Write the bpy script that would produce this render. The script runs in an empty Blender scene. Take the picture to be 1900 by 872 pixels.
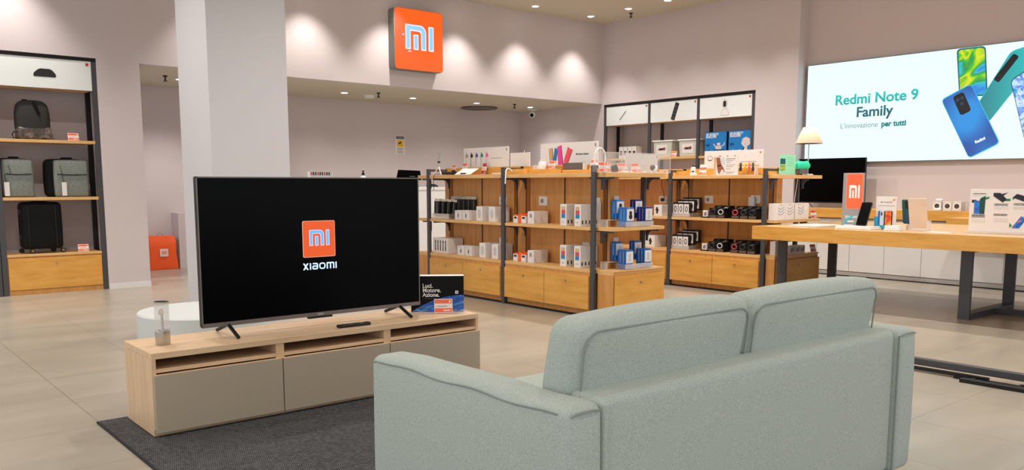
import bpy, bmesh, math, random
from mathutils import Vector, Matrix
random.seed(7)
R = math.radians
SC = bpy.context.scene
COL = SC.collection

# ---------------------------------------------------------------- camera, world, exposure
cd = bpy.data.cameras.new('camera'); cam = bpy.data.objects.new('camera', cd); COL.objects.link(cam)
cam.location = (0, 0, 1.12); cam.rotation_euler = (R(90 - 7.076), 0, R(-40.0))
cd.sensor_width = 36; cd.lens = 36 * 1552 / 1900; cd.shift_y = 98.8 / 1900; cd.clip_start = .05; cd.clip_end = 100
SC.camera = cam
SC.view_settings.view_transform = 'Standard'; SC.view_settings.look = 'None'
SC.view_settings.gamma = 1; SC.view_settings.use_curve_mapping = False
SC.view_settings.exposure = 0.45
w = bpy.data.worlds.new('mall_light'); SC.world = w; w.use_nodes = True
bg = w.node_tree.nodes['Background']; bg.inputs[0].default_value = (.90, .95, 1.0, 1); bg.inputs[1].default_value = 1.0
SPOT_W, SPOT_COL = 80, (1.0, .945, .885)
SOFFIT_W = 22

# ---------------------------------------------------------------- materials
def lin(c):
    return tuple((v / 255 / 12.92 if v <= 10 else ((v / 255 + .055) / 1.055) ** 2.4) for v in c) + (1,)
MATS = {}
def mat(name, col, rough=.5, metal=0, spec=.5, emit=0, noise=.06, nscale=30, bump=0, trans=0, alpha=1, ecol=None):
    if name in MATS: return MATS[name]
    m = bpy.data.materials.new(name); m.use_nodes = True; nt = m.node_tree; p = nt.nodes['Principled BSDF']
    c = lin(col)
    p.inputs['Roughness'].default_value = rough; p.inputs['Metallic'].default_value = metal
    p.inputs['Specular IOR Level'].default_value = spec
    tc = nt.nodes.new('ShaderNodeTexCoord'); n = nt.nodes.new('ShaderNodeTexNoise')
    n.inputs['Scale'].default_value = nscale; n.inputs['Detail'].default_value = 3
    nt.links.new(tc.outputs['Object'], n.inputs['Vector'])
    mx = nt.nodes.new('ShaderNodeMix'); mx.data_type = 'RGBA'
    mx.inputs[6].default_value = tuple(v * (1 - noise) for v in c[:3]) + (1,)
    mx.inputs[7].default_value = tuple(min(1, v * (1 + noise)) for v in c[:3]) + (1,)
    nt.links.new(n.outputs['Fac'], mx.inputs[0])
    if emit and not ecol: p.inputs['Base Color'].default_value = (.03, .03, .03, 1); p.inputs['Specular IOR Level'].default_value = .2
    else: nt.links.new(mx.outputs[2], p.inputs['Base Color'])
    if emit:
        p.inputs['Emission Strength'].default_value = emit
        if ecol: p.inputs['Emission Color'].default_value = lin(ecol)
        else: nt.links.new(mx.outputs[2], p.inputs['Emission Color'])
    if trans: p.inputs['Transmission Weight'].default_value = trans; p.inputs['IOR'].default_value = 1.1
    if alpha < 1: p.inputs['Alpha'].default_value = alpha
    if bump:
        b = nt.nodes.new('ShaderNodeBump'); b.inputs['Strength'].default_value = bump; b.inputs['Distance'].default_value = .002
        nt.links.new(n.outputs['Fac'], b.inputs['Height']); nt.links.new(b.outputs[0], p.inputs['Normal'])
    MATS[name] = m; return m
def ramp_mat(name, stops, scale, rough=.4, detail=4, dist=0, emit=0, spec=.5, bump=0, space='Object', mode='noise', const=False):
    """noise (or wave) through a colour ramp, stretched by scale"""
    if name in MATS: return MATS[name]
    m = bpy.data.materials.new(name); m.use_nodes = True; nt = m.node_tree; p = nt.nodes['Principled BSDF']
    p.inputs['Roughness'].default_value = rough; p.inputs['Specular IOR Level'].default_value = spec
    tc = nt.nodes.new('ShaderNodeTexCoord'); mp = nt.nodes.new('ShaderNodeMapping'); mp.inputs['Scale'].default_value = scale
    nt.links.new(tc.outputs[space], mp.inputs[0])
    if mode == 'noise':
        n = nt.nodes.new('ShaderNodeTexNoise'); n.inputs['Scale'].default_value = 1; n.inputs['Detail'].default_value = detail
        n.inputs['Distortion'].default_value = dist; n.inputs['Roughness'].default_value = .6
    else:
        n = nt.nodes.new('ShaderNodeTexWave'); n.inputs['Scale'].default_value = 1; n.inputs['Distortion'].default_value = dist; n.inputs['Detail'].default_value = detail
    nt.links.new(mp.outputs[0], n.inputs['Vector'])
    r = nt.nodes.new('ShaderNodeValToRGB'); e = r.color_ramp.elements
    if const: r.color_ramp.interpolation = 'CONSTANT'
    while len(e) < len(stops): e.new(.5)
    for el, (pos, c) in zip(e, stops): el.position = pos; el.color = lin(c)
    nt.links.new(n.outputs['Fac'], r.inputs[0])
    if not emit: nt.links.new(r.outputs[0], p.inputs['Base Color'])
    else: p.inputs['Base Color'].default_value = (.03, .03, .03, 1)
    if emit: p.inputs['Emission Strength'].default_value = emit; nt.links.new(r.outputs[0], p.inputs['Emission Color'])
    if bump:
        b = nt.nodes.new('ShaderNodeBump'); b.inputs['Strength'].default_value = bump; b.inputs['Distance'].default_value = .002
        nt.links.new(n.outputs['Fac'], b.inputs['Height']); nt.links.new(b.outputs[0], p.inputs['Normal'])
    MATS[name] = m; return m
def grad_mat(name, c0, c1, axis, a, b, emit=0, rough=.4):
    """printed gradient along one object axis between a and b"""
    if name in MATS: return MATS[name]
    m = bpy.data.materials.new(name); m.use_nodes = True; nt = m.node_tree; p = nt.nodes['Principled BSDF']
    p.inputs['Roughness'].default_value = rough
    tc = nt.nodes.new('ShaderNodeTexCoord'); sx = nt.nodes.new('ShaderNodeSeparateXYZ'); mr = nt.nodes.new('ShaderNodeMapRange')
    nt.links.new(tc.outputs['Object'], sx.inputs[0]); nt.links.new(sx.outputs[axis], mr.inputs[0])
    mr.inputs[1].default_value = a; mr.inputs[2].default_value = b
    r = nt.nodes.new('ShaderNodeValToRGB'); e = r.color_ramp.elements; e[0].color = lin(c0); e[1].color = lin(c1)
    nt.links.new(mr.outputs[0], r.inputs[0])
    if not emit: nt.links.new(r.outputs[0], p.inputs['Base Color'])
    else: p.inputs['Base Color'].default_value = (.03, .03, .03, 1)
    if emit: p.inputs['Emission Strength'].default_value = emit; nt.links.new(r.outputs[0], p.inputs['Emission Color'])
    MATS[name] = m; return m
def floor_mat():
    m = bpy.data.materials.new('floor_tile'); m.use_nodes = True; nt = m.node_tree; p = nt.nodes['Principled BSDF']
    g = nt.nodes.new('ShaderNodeNewGeometry'); mp = nt.nodes.new('ShaderNodeMapping'); mp.inputs['Location'].default_value = (-.98 + 6, -1.76 + 6, 0)
    nt.links.new(g.outputs['Position'], mp.inputs[0])
    br = nt.nodes.new('ShaderNodeTexBrick'); br.offset = 0; br.squash = 1
    br.inputs['Scale'].default_value = 1; br.inputs['Brick Width'].default_value = .6; br.inputs['Row Height'].default_value = .6
    br.inputs['Mortar Size'].default_value = .0022; br.inputs['Mortar Smooth'].default_value = .3
    br.inputs['Color1'].default_value = lin((163, 154, 140)); br.inputs['Color2'].default_value = lin((167, 158, 144)); br.inputs['Mortar'].default_value = lin((122, 112, 102))
    nt.links.new(mp.outputs[0], br.inputs['Vector'])
    n = nt.nodes.new('ShaderNodeTexNoise'); n.inputs['Scale'].default_value = 2.2; n.inputs['Detail'].default_value = 6; n.inputs['Distortion'].default_value = .6
    m2 = nt.nodes.new('ShaderNodeMapping'); m2.inputs['Scale'].default_value = (.6, 1.6, 1); nt.links.new(g.outputs['Position'], m2.inputs[0]); nt.links.new(m2.outputs[0], n.inputs['Vector'])
    r = nt.nodes.new('ShaderNodeValToRGB'); e = r.color_ramp.elements; e[0].position = .3; e[0].color = (.84, .84, .84, 1); e[1].position = .7; e[1].color = (1.06, 1.06, 1.06, 1)
    nt.links.new(n.outputs['Fac'], r.inputs[0])
    mx = nt.nodes.new('ShaderNodeMix'); mx.data_type = 'RGBA'; mx.blend_type = 'MULTIPLY'; mx.inputs[0].default_value = 1
    nt.links.new(br.outputs['Color'], mx.inputs[6]); nt.links.new(r.outputs[0], mx.inputs[7]); nt.links.new(mx.outputs[2], p.inputs['Base Color'])
    p.inputs['Roughness'].default_value = .3; p.inputs['Specular IOR Level'].default_value = .45
    return m
def rug_mat():
    m = bpy.data.materials.new('rug_weave'); m.use_nodes = True; nt = m.node_tree; p = nt.nodes['Principled BSDF']
    tc = nt.nodes.new('ShaderNodeTexCoord')
    mp = nt.nodes.new('ShaderNodeMapping'); mp.inputs['Rotation'].default_value = (0, 0, R(18)); nt.links.new(tc.outputs['Object'], mp.inputs[0])
    br = nt.nodes.new('ShaderNodeTexBrick'); br.inputs['Scale'].default_value = 1; br.inputs['Brick Width'].default_value = .016; br.inputs['Row Height'].default_value = .008
    br.inputs['Mortar Size'].default_value = .0018; br.inputs['Bias'].default_value = 0
    br.inputs['Color1'].default_value = lin((122, 121, 122)); br.inputs['Color2'].default_value = lin((84, 84, 86)); br.inputs['Mortar'].default_value = lin((26, 26, 28))
    nt.links.new(mp.outputs[0], br.inputs['Vector']); nt.links.new(br.outputs['Color'], p.inputs['Base Color'])
    b = nt.nodes.new('ShaderNodeBump'); b.inputs['Strength'].default_value = .6; b.inputs['Distance'].default_value = .003; b.invert = True
    nt.links.new(br.outputs['Fac'], b.inputs['Height']); nt.links.new(b.outputs[0], p.inputs['Normal'])
    p.inputs['Roughness'].default_value = .95; p.inputs['Specular IOR Level'].default_value = .1
    return m
WALL = mat('wall_paint', (207, 196, 197), .85, spec=.2, noise=.02, nscale=3)
CEIL = mat('ceiling_paint', (205, 197, 180), .9, spec=.1, noise=.02, nscale=3)
COLM = mat('column_paint', (199, 196, 200), .85, spec=.2, noise=.02, nscale=3)
FLOOR = floor_mat(); RUG = rug_mat()
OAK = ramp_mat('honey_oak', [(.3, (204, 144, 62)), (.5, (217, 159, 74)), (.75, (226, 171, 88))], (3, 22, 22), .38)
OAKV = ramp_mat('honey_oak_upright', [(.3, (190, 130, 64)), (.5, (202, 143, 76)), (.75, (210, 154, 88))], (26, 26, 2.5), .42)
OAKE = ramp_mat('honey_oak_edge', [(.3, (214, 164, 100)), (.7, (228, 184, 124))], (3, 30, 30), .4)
PALE = ramp_mat('pale_oak', [(.3, (206, 171, 134)), (.55, (218, 186, 150)), (.8, (224, 194, 160))], (2.5, 24, 24), .42)
PALEV = ramp_mat('pale_oak_upright', [(.3, (204, 168, 130)), (.55, (216, 184, 148)), (.8, (222, 192, 158))], (24, 24, 2.5), .42)
TAUPE = mat('taupe_lacquer', (174, 160, 141), .45, noise=.02)
DARKIN = mat('dark_interior', (58, 44, 36), .7, noise=.1)
STEEL = mat('dark_grey_steel', (74, 74, 77), .45, metal=.2, noise=.05, nscale=60)
BLACK = mat('black_plastic', (17, 17, 18), .45, spec=.4, noise=.1)
MATTE = mat('matte_black', (12, 12, 13), .7, spec=.2, noise=.1)
GLOSSB = mat('black_screen_glass', (3, 3, 4), .25, spec=.06, noise=.05)
CHROME = mat('brushed_steel', (190, 188, 184), .3, metal=1, noise=.05, nscale=80)
ALU = mat('grey_aluminium', (120, 112, 108), .4, metal=.5, noise=.04)
WHITE = mat('white_plastic', (232, 230, 228), .4, noise=.02)
CARD = mat('white_card', (226, 220, 217), .6, noise=.02)
CARDS = mat('white_card_side', (214, 205, 200), .65, noise=.03)
LACQ = mat('white_lacquer', (222, 221, 220), .4, noise=.02)
GREYP = mat('grey_print', (196, 199, 200), .6, noise=.03)
INK = mat('black_ink', (24, 23, 24), .6, noise=.05)
GINK = mat('grey_ink', (140, 136, 134), .7, noise=.05)
ORANGE = mat('orange_card', (240, 106, 66), .55, noise=.03)
RED = mat('red_card', (196, 44, 40), .55, noise=.03)
ORP = mat('orange_plastic', (246, 96, 30), .4, noise=.04)
CLEAR = mat('clear_acrylic', (255, 252, 250), .08, alpha=.09, noise=.01)
CLEARE = mat('acrylic_edge', (236, 228, 224), .25, alpha=.42, noise=.02)
GLASS = mat('clear_glass', (235, 232, 230), .05, alpha=.22, noise=.01)
FABRIC = ramp_mat('sage_fabric', [(.3, (150, 159, 154)), (.5, (173, 182, 176)), (.72, (194, 202, 195))], (420, 420, 420), .95, 2, spec=.1, bump=.25)
PIPING = mat('sage_piping', (138, 146, 140), .9, spec=.1, noise=.08, nscale=200)
GLOW = mat('lamp_glow', (255, 250, 240), .5, emit=14, noise=.01)

# ---------------------------------------------------------------- geometry helpers
class M:
    """collects shapes, then makes ONE mesh object"""
    def __init__(s): s.bm = bmesh.new()
    def box(s, x0, x1, y0, y1, z0, z1, bev=0, seg=2):
        g = bmesh.ops.create_cube(s.bm, size=1)['verts']
        for v in g:
            v.co = Vector((x0 if v.co.x < 0 else x1, y0 if v.co.y < 0 else y1, z0 if v.co.z < 0 else z1))
        if bev:
            es = list({e for v in g for e in v.link_edges})
            bmesh.ops.bevel(s.bm, geom=es, offset=bev, segments=seg, profile=.5, affect='EDGES')
        return s
    def cyl(s, c, r, h, axis='z', r2=None, seg=28, bev=0):
        g = bmesh.ops.create_cone(s.bm, cap_ends=True, segments=seg, radius1=r, radius2=r if r2 is None else r2, depth=h)['verts']
        for v in g:
            a = v.co.copy(); a.z += h / 2
            if axis == 'y': a = Vector((a.x, a.z, -a.y))
            elif axis == 'x': a = Vector((a.z, a.y, -a.x))
            v.co = a + Vector(c)
        return s
    def sph(s, c, r, sc=(1, 1, 1), seg=20):
        g = bmesh.ops.create_uvsphere(s.bm, u_segments=seg, v_segments=seg // 2, radius=r)['verts']
        for v in g: v.co = Vector((v.co.x * sc[0], v.co.y * sc[1], v.co.z * sc[2])) + Vector(c)
        return s
    def tube(s, pts, r, seg=8, closed=False):
        pts = [Vector(p) for p in pts]; n = len(pts); rings = []
        up = None
        for i, p in enumerate(pts):
            a = pts[(i - 1) % n] if (i or closed) else p
            b = pts[(i + 1) % n] if (i < n - 1 or closed) else p
            t = (b - a).normalized()
            if up is None: up = Vector((0, 0, 1)) if abs(t.z) < .9 else Vector((1, 0, 0))
            u = t.cross(up)
            if u.length < 1e-6: u = t.cross(Vector((0, 1, 0)))
            u.normalize(); v = u.cross(t).normalized(); up = v
            rings.append([s.bm.verts.new(p + (u * math.cos(k * 2 * math.pi / seg) + v * math.sin(k * 2 * math.pi / seg)) * r) for k in range(seg)])
        for i in range(n if closed else n - 1):
            A, B = rings[i], rings[(i + 1) % n]
            for k in range(seg): s.bm.faces.new((A[k], A[(k + 1) % seg], B[(k + 1) % seg], B[k]))
        if not closed: s.bm.faces.new(rings[0][::-1]); s.bm.faces.new(rings[-1])
        return s
    def prism(s, pts, y0, y1):
        """polygon in local x,z extruded from y0 (front) to y1"""
        f = [s.bm.verts.new((x, y0, z)) for x, z in pts]; b = [s.bm.verts.new((x, y1, z)) for x, z in pts]
        n = len(pts)
        s.bm.faces.new(f); s.bm.faces.new(b[::-1])
        for i in range(n): s.bm.faces.new((f[i], b[i], b[(i + 1) % n], f[(i + 1) % n]))
        return s
    def prismx(s, pts, x0, x1):
        """polygon in local y,z extruded along x"""
        f = [s.bm.verts.new((x0, y, z)) for y, z in pts]; b = [s.bm.verts.new((x1, y, z)) for y, z in pts]
        n = len(pts)
        s.bm.faces.new(f); s.bm.faces.new(b[::-1])
        for i in range(n): s.bm.faces.new((f[i], b[i], b[(i + 1) % n], f[(i + 1) % n]))
        return s
    def prismz(s, pts, z0, z1):
        f = [s.bm.verts.new((x, y, z0)) for x, y in pts]; b = [s.bm.verts.new((x, y, z1)) for x, y in pts]
        n = len(pts)
        s.bm.faces.new(f); s.bm.faces.new(b[::-1])
        for i in range(n): s.bm.faces.new((f[i], b[i], b[(i + 1) % n], f[(i + 1) % n]))
        return s
    def lathe(s, prof, c=(0, 0, 0), seg=28):
        rings = []
        for r, z in prof:
            rings.append([s.bm.verts.new((c[0] + r * math.cos(k * 2 * math.pi / seg), c[1] + r * math.sin(k * 2 * math.pi / seg), c[2] + z)) for k in range(seg)])
        for A, B in zip(rings, rings[1:]):
            for k in range(seg): s.bm.faces.new((A[k], A[(k + 1) % seg], B[(k + 1) % seg], B[k]))
        if prof[0][0] > 1e-4: s.bm.faces.new(rings[0][::-1])
        if prof[-1][0] > 1e-4: s.bm.faces.new(rings[-1])
        return s
    def xf(s, mtx):
        for v in s.bm.verts: v.co = mtx @ v.co
        return s
    def make(s, name, material, parent=None, smooth=False, loc=None, rz=0, mods=()):
        bmesh.ops.recalc_face_normals(s.bm, faces=s.bm.faces[:])
        me = bpy.data.meshes.new(name)
        if smooth:
            for f in s.bm.faces: f.smooth = True
        s.bm.to_mesh(me); s.bm.free(); me.materials.append(material)
        if smooth: me.set_sharp_from_angle(angle=R(35))
        o = bpy.data.objects.new(name, me); COL.objects.link(o)
        if parent: o.parent = parent
        if loc is not None: o.location = loc; o.rotation_euler.z = rz
        return o
def rrect(x0, x1, z0, z1, r, n=5):
    r = min(r, (x1 - x0) / 2, (z1 - z0) / 2); pts = []
    for cx, cz, a in ((x1 - r, z0 + r, -90), (x1 - r, z1 - r, 0), (x0 + r, z1 - r, 90), (x0 + r, z0 + r, 180)):
        for k in range(n + 1):
            t = R(a + 90 * k / n); pts.append((cx + r * math.cos(t), cz + r * math.sin(t)))
    return pts
def ell(cx, cz, rx, rz, n=18, a0=0, a1=360):
    full = abs(a1 - a0) >= 360
    return [(cx + rx * math.cos(R(a0 + (a1 - a0) * k / (n if full else n - 1))), cz + rz * math.sin(R(a0 + (a1 - a0) * k / (n if full else n - 1)))) for k in range(n)]
def tag(o, label, cat, group=None):
    assert 4 <= len(label.split()) <= 16, label
    o['label'] = label; o['category'] = cat
    if group: o['group'] = group
    return o
def thing(name, label, cat, loc, rz=0, group=None):
    o = bpy.data.objects.new(name, None); o.empty_display_size = .05; COL.objects.link(o)
    o.location = loc; o.rotation_euler.z = R(rz); return tag(o, label, cat, group)
def struct(m, name, material):
    o = m.make(name, material); o['kind'] = 'structure'; return o
def dup(root, loc, label, rz=None, group=None):
    r = root.copy(); COL.objects.link(r); r.location = loc; r['label'] = label; assert 4 <= len(label.split()) <= 16, label
    if rz is not None: r.rotation_euler.z = R(rz)
    if group: r['group'] = group
    for ch in root.children:
        c = ch.copy(); COL.objects.link(c); c.parent = r
        for g in ch.children:
            d = g.copy(); COL.objects.link(d); d.parent = c
    return r
def text(name, s, size, x, z, y, material, parent, align='LEFT', bold=0, sx=1, depth=.0006, shear=0, line=1.0):
    cu = bpy.data.curves.new('t', 'FONT'); cu.body = s; cu.size = size; cu.align_x = align; cu.offset = bold; cu.extrude = depth; cu.space_line = line; cu.shear = shear
    cu.resolution_u = 4
    t = bpy.data.objects.new('t', cu); COL.objects.link(t)
    dg = bpy.context.evaluated_depsgraph_get(); me = bpy.data.meshes.new_from_object(t.evaluated_get(dg))
    COL.objects.unlink(t); bpy.data.objects.remove(t); bpy.data.curves.remove(cu)
    for v in me.vertices: v.co = Vector((x + v.co.x * sx, y - v.co.z, z + v.co.y))
    me.name = name; me.materials.clear(); me.materials.append(material)
    o = bpy.data.objects.new(name, me); COL.objects.link(o); o.parent = parent; return o
def logo_m(x0, z0, wd, y0, y1, g=0):
    """the rounded m with an i beside it, width wd"""
    m = M(); h = .71 * wd; b = .165 * wd; e = g
    def X(v): return x0 + v * wd
    r = .2 * wd
    pts = [(X(0) - e, z0 - e), (X(0) + b + e, z0 - e), (X(0) + b + e, z0 + h - b - e)]
    xi = X(.56) - e; ri = max(.001, r - b + .05 * wd)
    pts += [(xi - ri + ri * math.sin(R(a)), z0 + h - b - e - ri + ri * math.cos(R(a))) for a in (0, 30, 60, 90)]
    pts += [(xi, z0 - e), (X(.725) + e, z0 - e)]
    ro = r + e
    pts += [(X(.725) + e - ro + ro * math.cos(R(a)), z0 + h + e - ro + ro * math.sin(R(a))) for a in (0, 22, 45, 67, 90)]
    pts += [(X(0) - e, z0 + h + e)]
    m.prism(pts, y0, y1)
    m.prism(rrect(X(.282) - e, X(.443) + e, z0 - e, z0 + .43 * wd + e, .01 * wd, 2), y0, y1)
    m.prism(rrect(X(.835) - e, X(1) + e, z0 - e, z0 + h + e, .01 * wd, 2), y0, y1)
    return m
def strip_row(m, x0, x1, z, n, h, y0=-.0012, y1=0):
    """a line of small print: short bars of uneven length"""
    L = (x1 - x0); x = x0; k = 0
    while x < x1 - .2 * L / n:
        wd = L / n * (.45 + .5 * ((k * 37) % 10) / 10); m.box(x, min(x + wd, x1), y0, y1, z, z + h); x += wd + L / n * .12; k += 1
    return m
ORD = ['first', 'second', 'third', 'fourth', 'fifth', 'sixth', 'seventh', 'eighth']
# ---------------------------------------------------------------- the room
struct(M().box(-5, 10.3, -6, 11.9, -.1, 0), 'floor', FLOOR)
struct(M().box(-5, 10.3, -6, 9.75, 3.655, 3.75), 'ceiling', CEIL)
struct(M().box(2.0, 10.0, 9.75, 11.72, 2.41, 2.5), 'ceiling_recess', CEIL)
struct(M().box(2.86, 10.0, 9.65, 9.75, 2.41, 3.655), 'wall_header', WALL)
struct(M().box(2.43, 2.86, 9.65, 9.9, 0, 3.655).box(-5, 2.43, 9.65, 9.9, 2.425, 3.655).box(-5, 2.43, 10.16, 10.25, 0, 2.425)
       .box(2.43, 2.5, 9.9, 10.25, 0, 2.425).box(-5, 2.43, 9.9, 10.16, 2.425, 2.5), 'wall_left', WALL)
struct(M().box(2.0, 10.0, 11.7, 11.8, 0, 2.5), 'wall_back', WALL)
struct(M().box(10, 10.5, 6.135, 6.767, 0, 3.655).box(10, 10.5, 6.767, 9.605, 2.395, 3.655).box(10, 10.5, 9.605, 11.8, 0, 3.655)
       .box(10.45, 10.55, 6.7, 9.65, 0, 2.4), 'wall_right', WALL)
struct(M().box(10.21, 10.4, -6, 6.135, 0, 3.655), 'wall_screen', WALL)
struct(M().box(2.6, 3.29, 6.97, 7.68, 0, 3.655), 'wall_column', COLM)
struct(M().box(3.775, 4.4, 11.42, 11.7, 0, .74), 'wall_partition', WALL)
struct(M().box(2.432, 2.862, 9.643, 9.652, 0, .055), 'baseboard_left', LACQ)

# ---------------------------------------------------------------- ceiling fittings
def downlight(x, y, z, label, watts, group, ang=82, blend=.4, tilt=None, mesh=True):
    t = thing('ceiling_downlight', label, 'ceiling light', (x, y, z), 0, group)
    M().lathe([(.062, 0), (.062, -.008), (.048, -.012), (.044, -.004), (.044, 0)]).make('trim_ring', WHITE, t, True)
    M().cyl((0, 0, -.009), .043, .006, seg=24).make('lens', GLOW, t)
    l = bpy.data.lights.new('downlight_bulb', 'SPOT'); l.energy = watts; l.color = SPOT_COL; l.spot_size = R(ang); l.spot_blend = blend; l.shadow_soft_size = .04
    o = bpy.data.objects.new('downlight_bulb', l); COL.objects.link(o); o.parent = t; o.location.z = -.03
    return t
names = {(8.205, 9.26): 'upper ceiling downlight above the wall right of the orange sign, farther from the corner',
         (9.33, 9.26): 'upper ceiling downlight closest to the wall corner', (9.35, 8.516): 'upper ceiling downlight beside the two dots of the small sprinkler',
         (9.35, 7.79): 'upper ceiling downlight cut by the top edge of the photo, rightmost'}
for x in (-1.8, -.68, .44, 1.56, 3.7, 4.8, 5.95, 7.08, 8.205, 9.33):
    downlight(x, 9.26, 3.655, names.get((x, 9.26), 'ceiling downlight washing the long back wall'), SPOT_W * (.95 if x > 3.2 else 1.15), 'upper ceiling downlights', 86, .75)
for y in (8.516, 7.79, 7.05, 6.3, 5.2, 4.1, 3.0):
    downlight(9.35, y, 3.655, names.get((9.35, y), 'ceiling downlight washing the right hand wall'), SPOT_W * (.6 if y > 5.5 else .4), 'upper ceiling downlights', 88, 1.0)
FILL = {-1.2: (.45, .45, .6, .9, 1.5), 1.2: (.45, .45, .5, .8, 1.4), 3.6: (.5, .5, .8, 1.5, 0), 6.0: (.6, .8, 1.2, 1.9, 1.7), 7.9: (.5, .8, 1.2, 1.3, 1.2)}  # extra downlights added out of view to lift the overall brightness
for x, ws in FILL.items():
    for y, f in zip((-2.0, .6, 3.0, 5.2, 7.2), ws):
        if f: downlight(x, y, 3.655, 'added fill downlight over the shop floor, out of view', SPOT_W * f, 'upper ceiling downlights', 150, .8)
sf = ['leftmost downlight under the soffit, left of the smoke detector', 'soffit downlight directly left of the round air vent and right of the orange sign shadow',
      'soffit downlight just above the round air vent', 'soffit downlight beside the security camera']
for k, x in enumerate((5.934, 7.081, 8.287, 9.422)):
    downlight(x, 10.75, 2.41, sf[k], SOFFIT_W, 'soffit downlights', 130, .7)
downlight(3.64, 10.70, 2.41, 'small downlight in the passage ceiling, peeking beside the column', SOFFIT_W * 2.4, 'soffit downlights', 130, .7)

def sprinkler(x, y, z, label):
    t = thing('sprinkler', label, 'sprinkler', (x, y, z), 0, 'ceiling sprinklers')
    M().cyl((0, 0, -.012), .028, .012).make('cover_plate', BLACK, t)
    M().cyl((0, 0, -.06), .009, .05).cyl((0, 0, -.068), .024, .008, seg=12).make('nozzle', BLACK, t)
sprinkler(6.332, 10.49, 2.41, 'black sprinkler head in the soffit beside the smoke detector')
sprinkler(8.898, 10.54, 2.41, 'black sprinkler head in the soffit left of the security camera')
sprinkler(3.40, 10.50, 2.41, 'black sprinkler head in the passage ceiling above the orange bag')
sprinkler(9.63, 8.72, 3.655, 'small black sprinkler on the upper ceiling near the corner')
t = thing('smoke_detector', 'white smoke detector under the soffit left of the orange sign', 'smoke detector', (6.40, 10.86, 2.41))
M().lathe([(.075, 0), (.075, -.02), (.06, -.045), (0, -.05)]).make('housing', WHITE, t, True)
M().lathe([(.066, -.024), (.068, -.032)]).make('vent_slot', INK, t)
t = thing('air_vent', 'round grey air vent in the soffit', 'air vent', (8.84, 11.40, 2.41))
for k in range(4): M().lathe([(.30 - .075 * k, -.002), (.315 - .075 * k, -.018), (.29 - .075 * k, -.024), (.27 - .075 * k, -.004)], seg=40).make('vent_ring', ALU, t, True)
M().cyl((0, 0, -.004), .3, .004, seg=40).make('vent_throat', DARKIN, t)
t = thing('security_camera', 'white dome security camera hanging from the soffit corner', 'camera', (9.74, 11.05, 2.41))
M().box(-.09, .09, -.03, .03, -.025, 0, .006).cyl((0, 0, -.06), .02, .04).make('mount', WHITE, t)
M().sph((-.02, -.01, -.095), .055).make('camera_body', WHITE, t, True)
M().sph((-.045, -.03, -.105), .034).make('camera_lens', GLOSSB, t, True)

# ---------------------------------------------------------------- the orange wall sign
def sign_mats():
    return (mat('sign_orange', (255, 98, 14), .4, emit=.72, noise=.03, nscale=2), mat('sign_blue', (138, 190, 255), .4, emit=.95, noise=.01), mat('sign_pink_white', (255, 226, 240), .4, emit=.95, noise=.01))
SO, SB, SPW = sign_mats()
t = thing('wall_sign', 'large square orange light box sign with pale blue logo, high on back wall', 'sign', (5.99, 9.5, 2.615))
M().prism(rrect(0, .765, 0, .785, .05), .006, .15).make('sign_case', mat('sign_case_grey', (120, 120, 112), .5), t)
M().prism(rrect(.006, .759, .006, .779, .045), 0, .01).make('sign_face', SO, t)
logo_m(.17, .27, .435, -.003, .002, .004).make('logo_outline', SPW, t)
logo_m(.17, .27, .435, -.006, .001, -.009).make('logo', SB, t)
M().box(.115, .145, -.003, 0, .44, .452).make('stray_mark', SPW, t); M().box(.205, .25, -.003, 0, .235, .247).make('stray_mark', SPW, t)

# ---------------------------------------------------------------- warning notice on the back wall
t = thing('warning_notice', 'small white and yellow video surveillance notice on the back wall', 'notice', (7.355, 11.694, 1.605))
M().box(0, .18, 0, .005, 0, .3, .002).make('notice_board', CARD, t)
M().prism(rrect(.015, .165, .245, .285, .008), -.002, 0).make('title_bar', INK, t)
M().box(.035, .145, -.002, 0, .115, .225).make('yellow_panel', mat('sign_yellow', (238, 190, 20), .6), t)
m = M().box(-.03, .03, -.0035, 0, -.012, .012).xf(Matrix.Translation((.085, 0, .18)) @ Matrix.Rotation(R(-28), 4, 'Y')); m.box(.1, .125, -.0035, 0, .145, .152)
m.make('camera_picture', INK, t)
text('lettering', 'ATTENZIONE', .02, .09, .257, -.003, WHITE, t, 'CENTER', .0003)
m = M()
for k, z in enumerate((.092, .074, .058, .04, .02)): strip_row(m, .03 if k != 2 else .075, .15 if k != 2 else .105, z, 5, .006, -.002, 0)
m.make('small_print', INK, t)

# ---------------------------------------------------------------- big light box screen on the right wall
EM = .66
t = thing('light_box_screen', 'huge bright advertising screen on the right wall showing phones and teal lettering', 'screen', (10.15, 6.09, 1.395), -90)
def sy(Y): return 6.09 - Y
def sz(z): return z - 1.395
M().box(0, 3.6, .002, .06, 0, 1.262).make('screen_frame', ALU, t)
M().box(.008, 3.592, 0, .01, .008, 1.254).make('screen_face', mat('screen_pale_blue', (208, 247, 253), .6, emit=1.0, noise=.015, nscale=1.5), t)
TEAL = grad_mat('teal_lettering', (12, 108, 118), (0, 212, 200), 2, .55, .86, EM)
DTEAL = grad_mat('dark_teal_lettering', (8, 80, 96), (14, 120, 130), 2, .55, .70, EM)
text('headline', 'Redmi Note 9', .172, sy(5.16), sz(2.122), -.002, TEAL, t, 'CENTER', .0045, 1.06)
text('headline_second_line', 'Family', .172, sy(5.165), sz(1.958), -.002, DTEAL, t, 'CENTER', .0045, 1.06)
text('tagline', "L'innovazione", .093, sy(5.60), sz(1.824), -.002, mat('tagline_grey', (150, 160, 165), .6, emit=.7), t, 'LEFT', 0.0008, .97)
text('tagline', 'per tutti', .093, sy(5.065), sz(1.824), -.002, mat('tagline_teal', (10, 128, 128), .6, emit=.7), t, 'LEFT', .004, .97)
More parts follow.
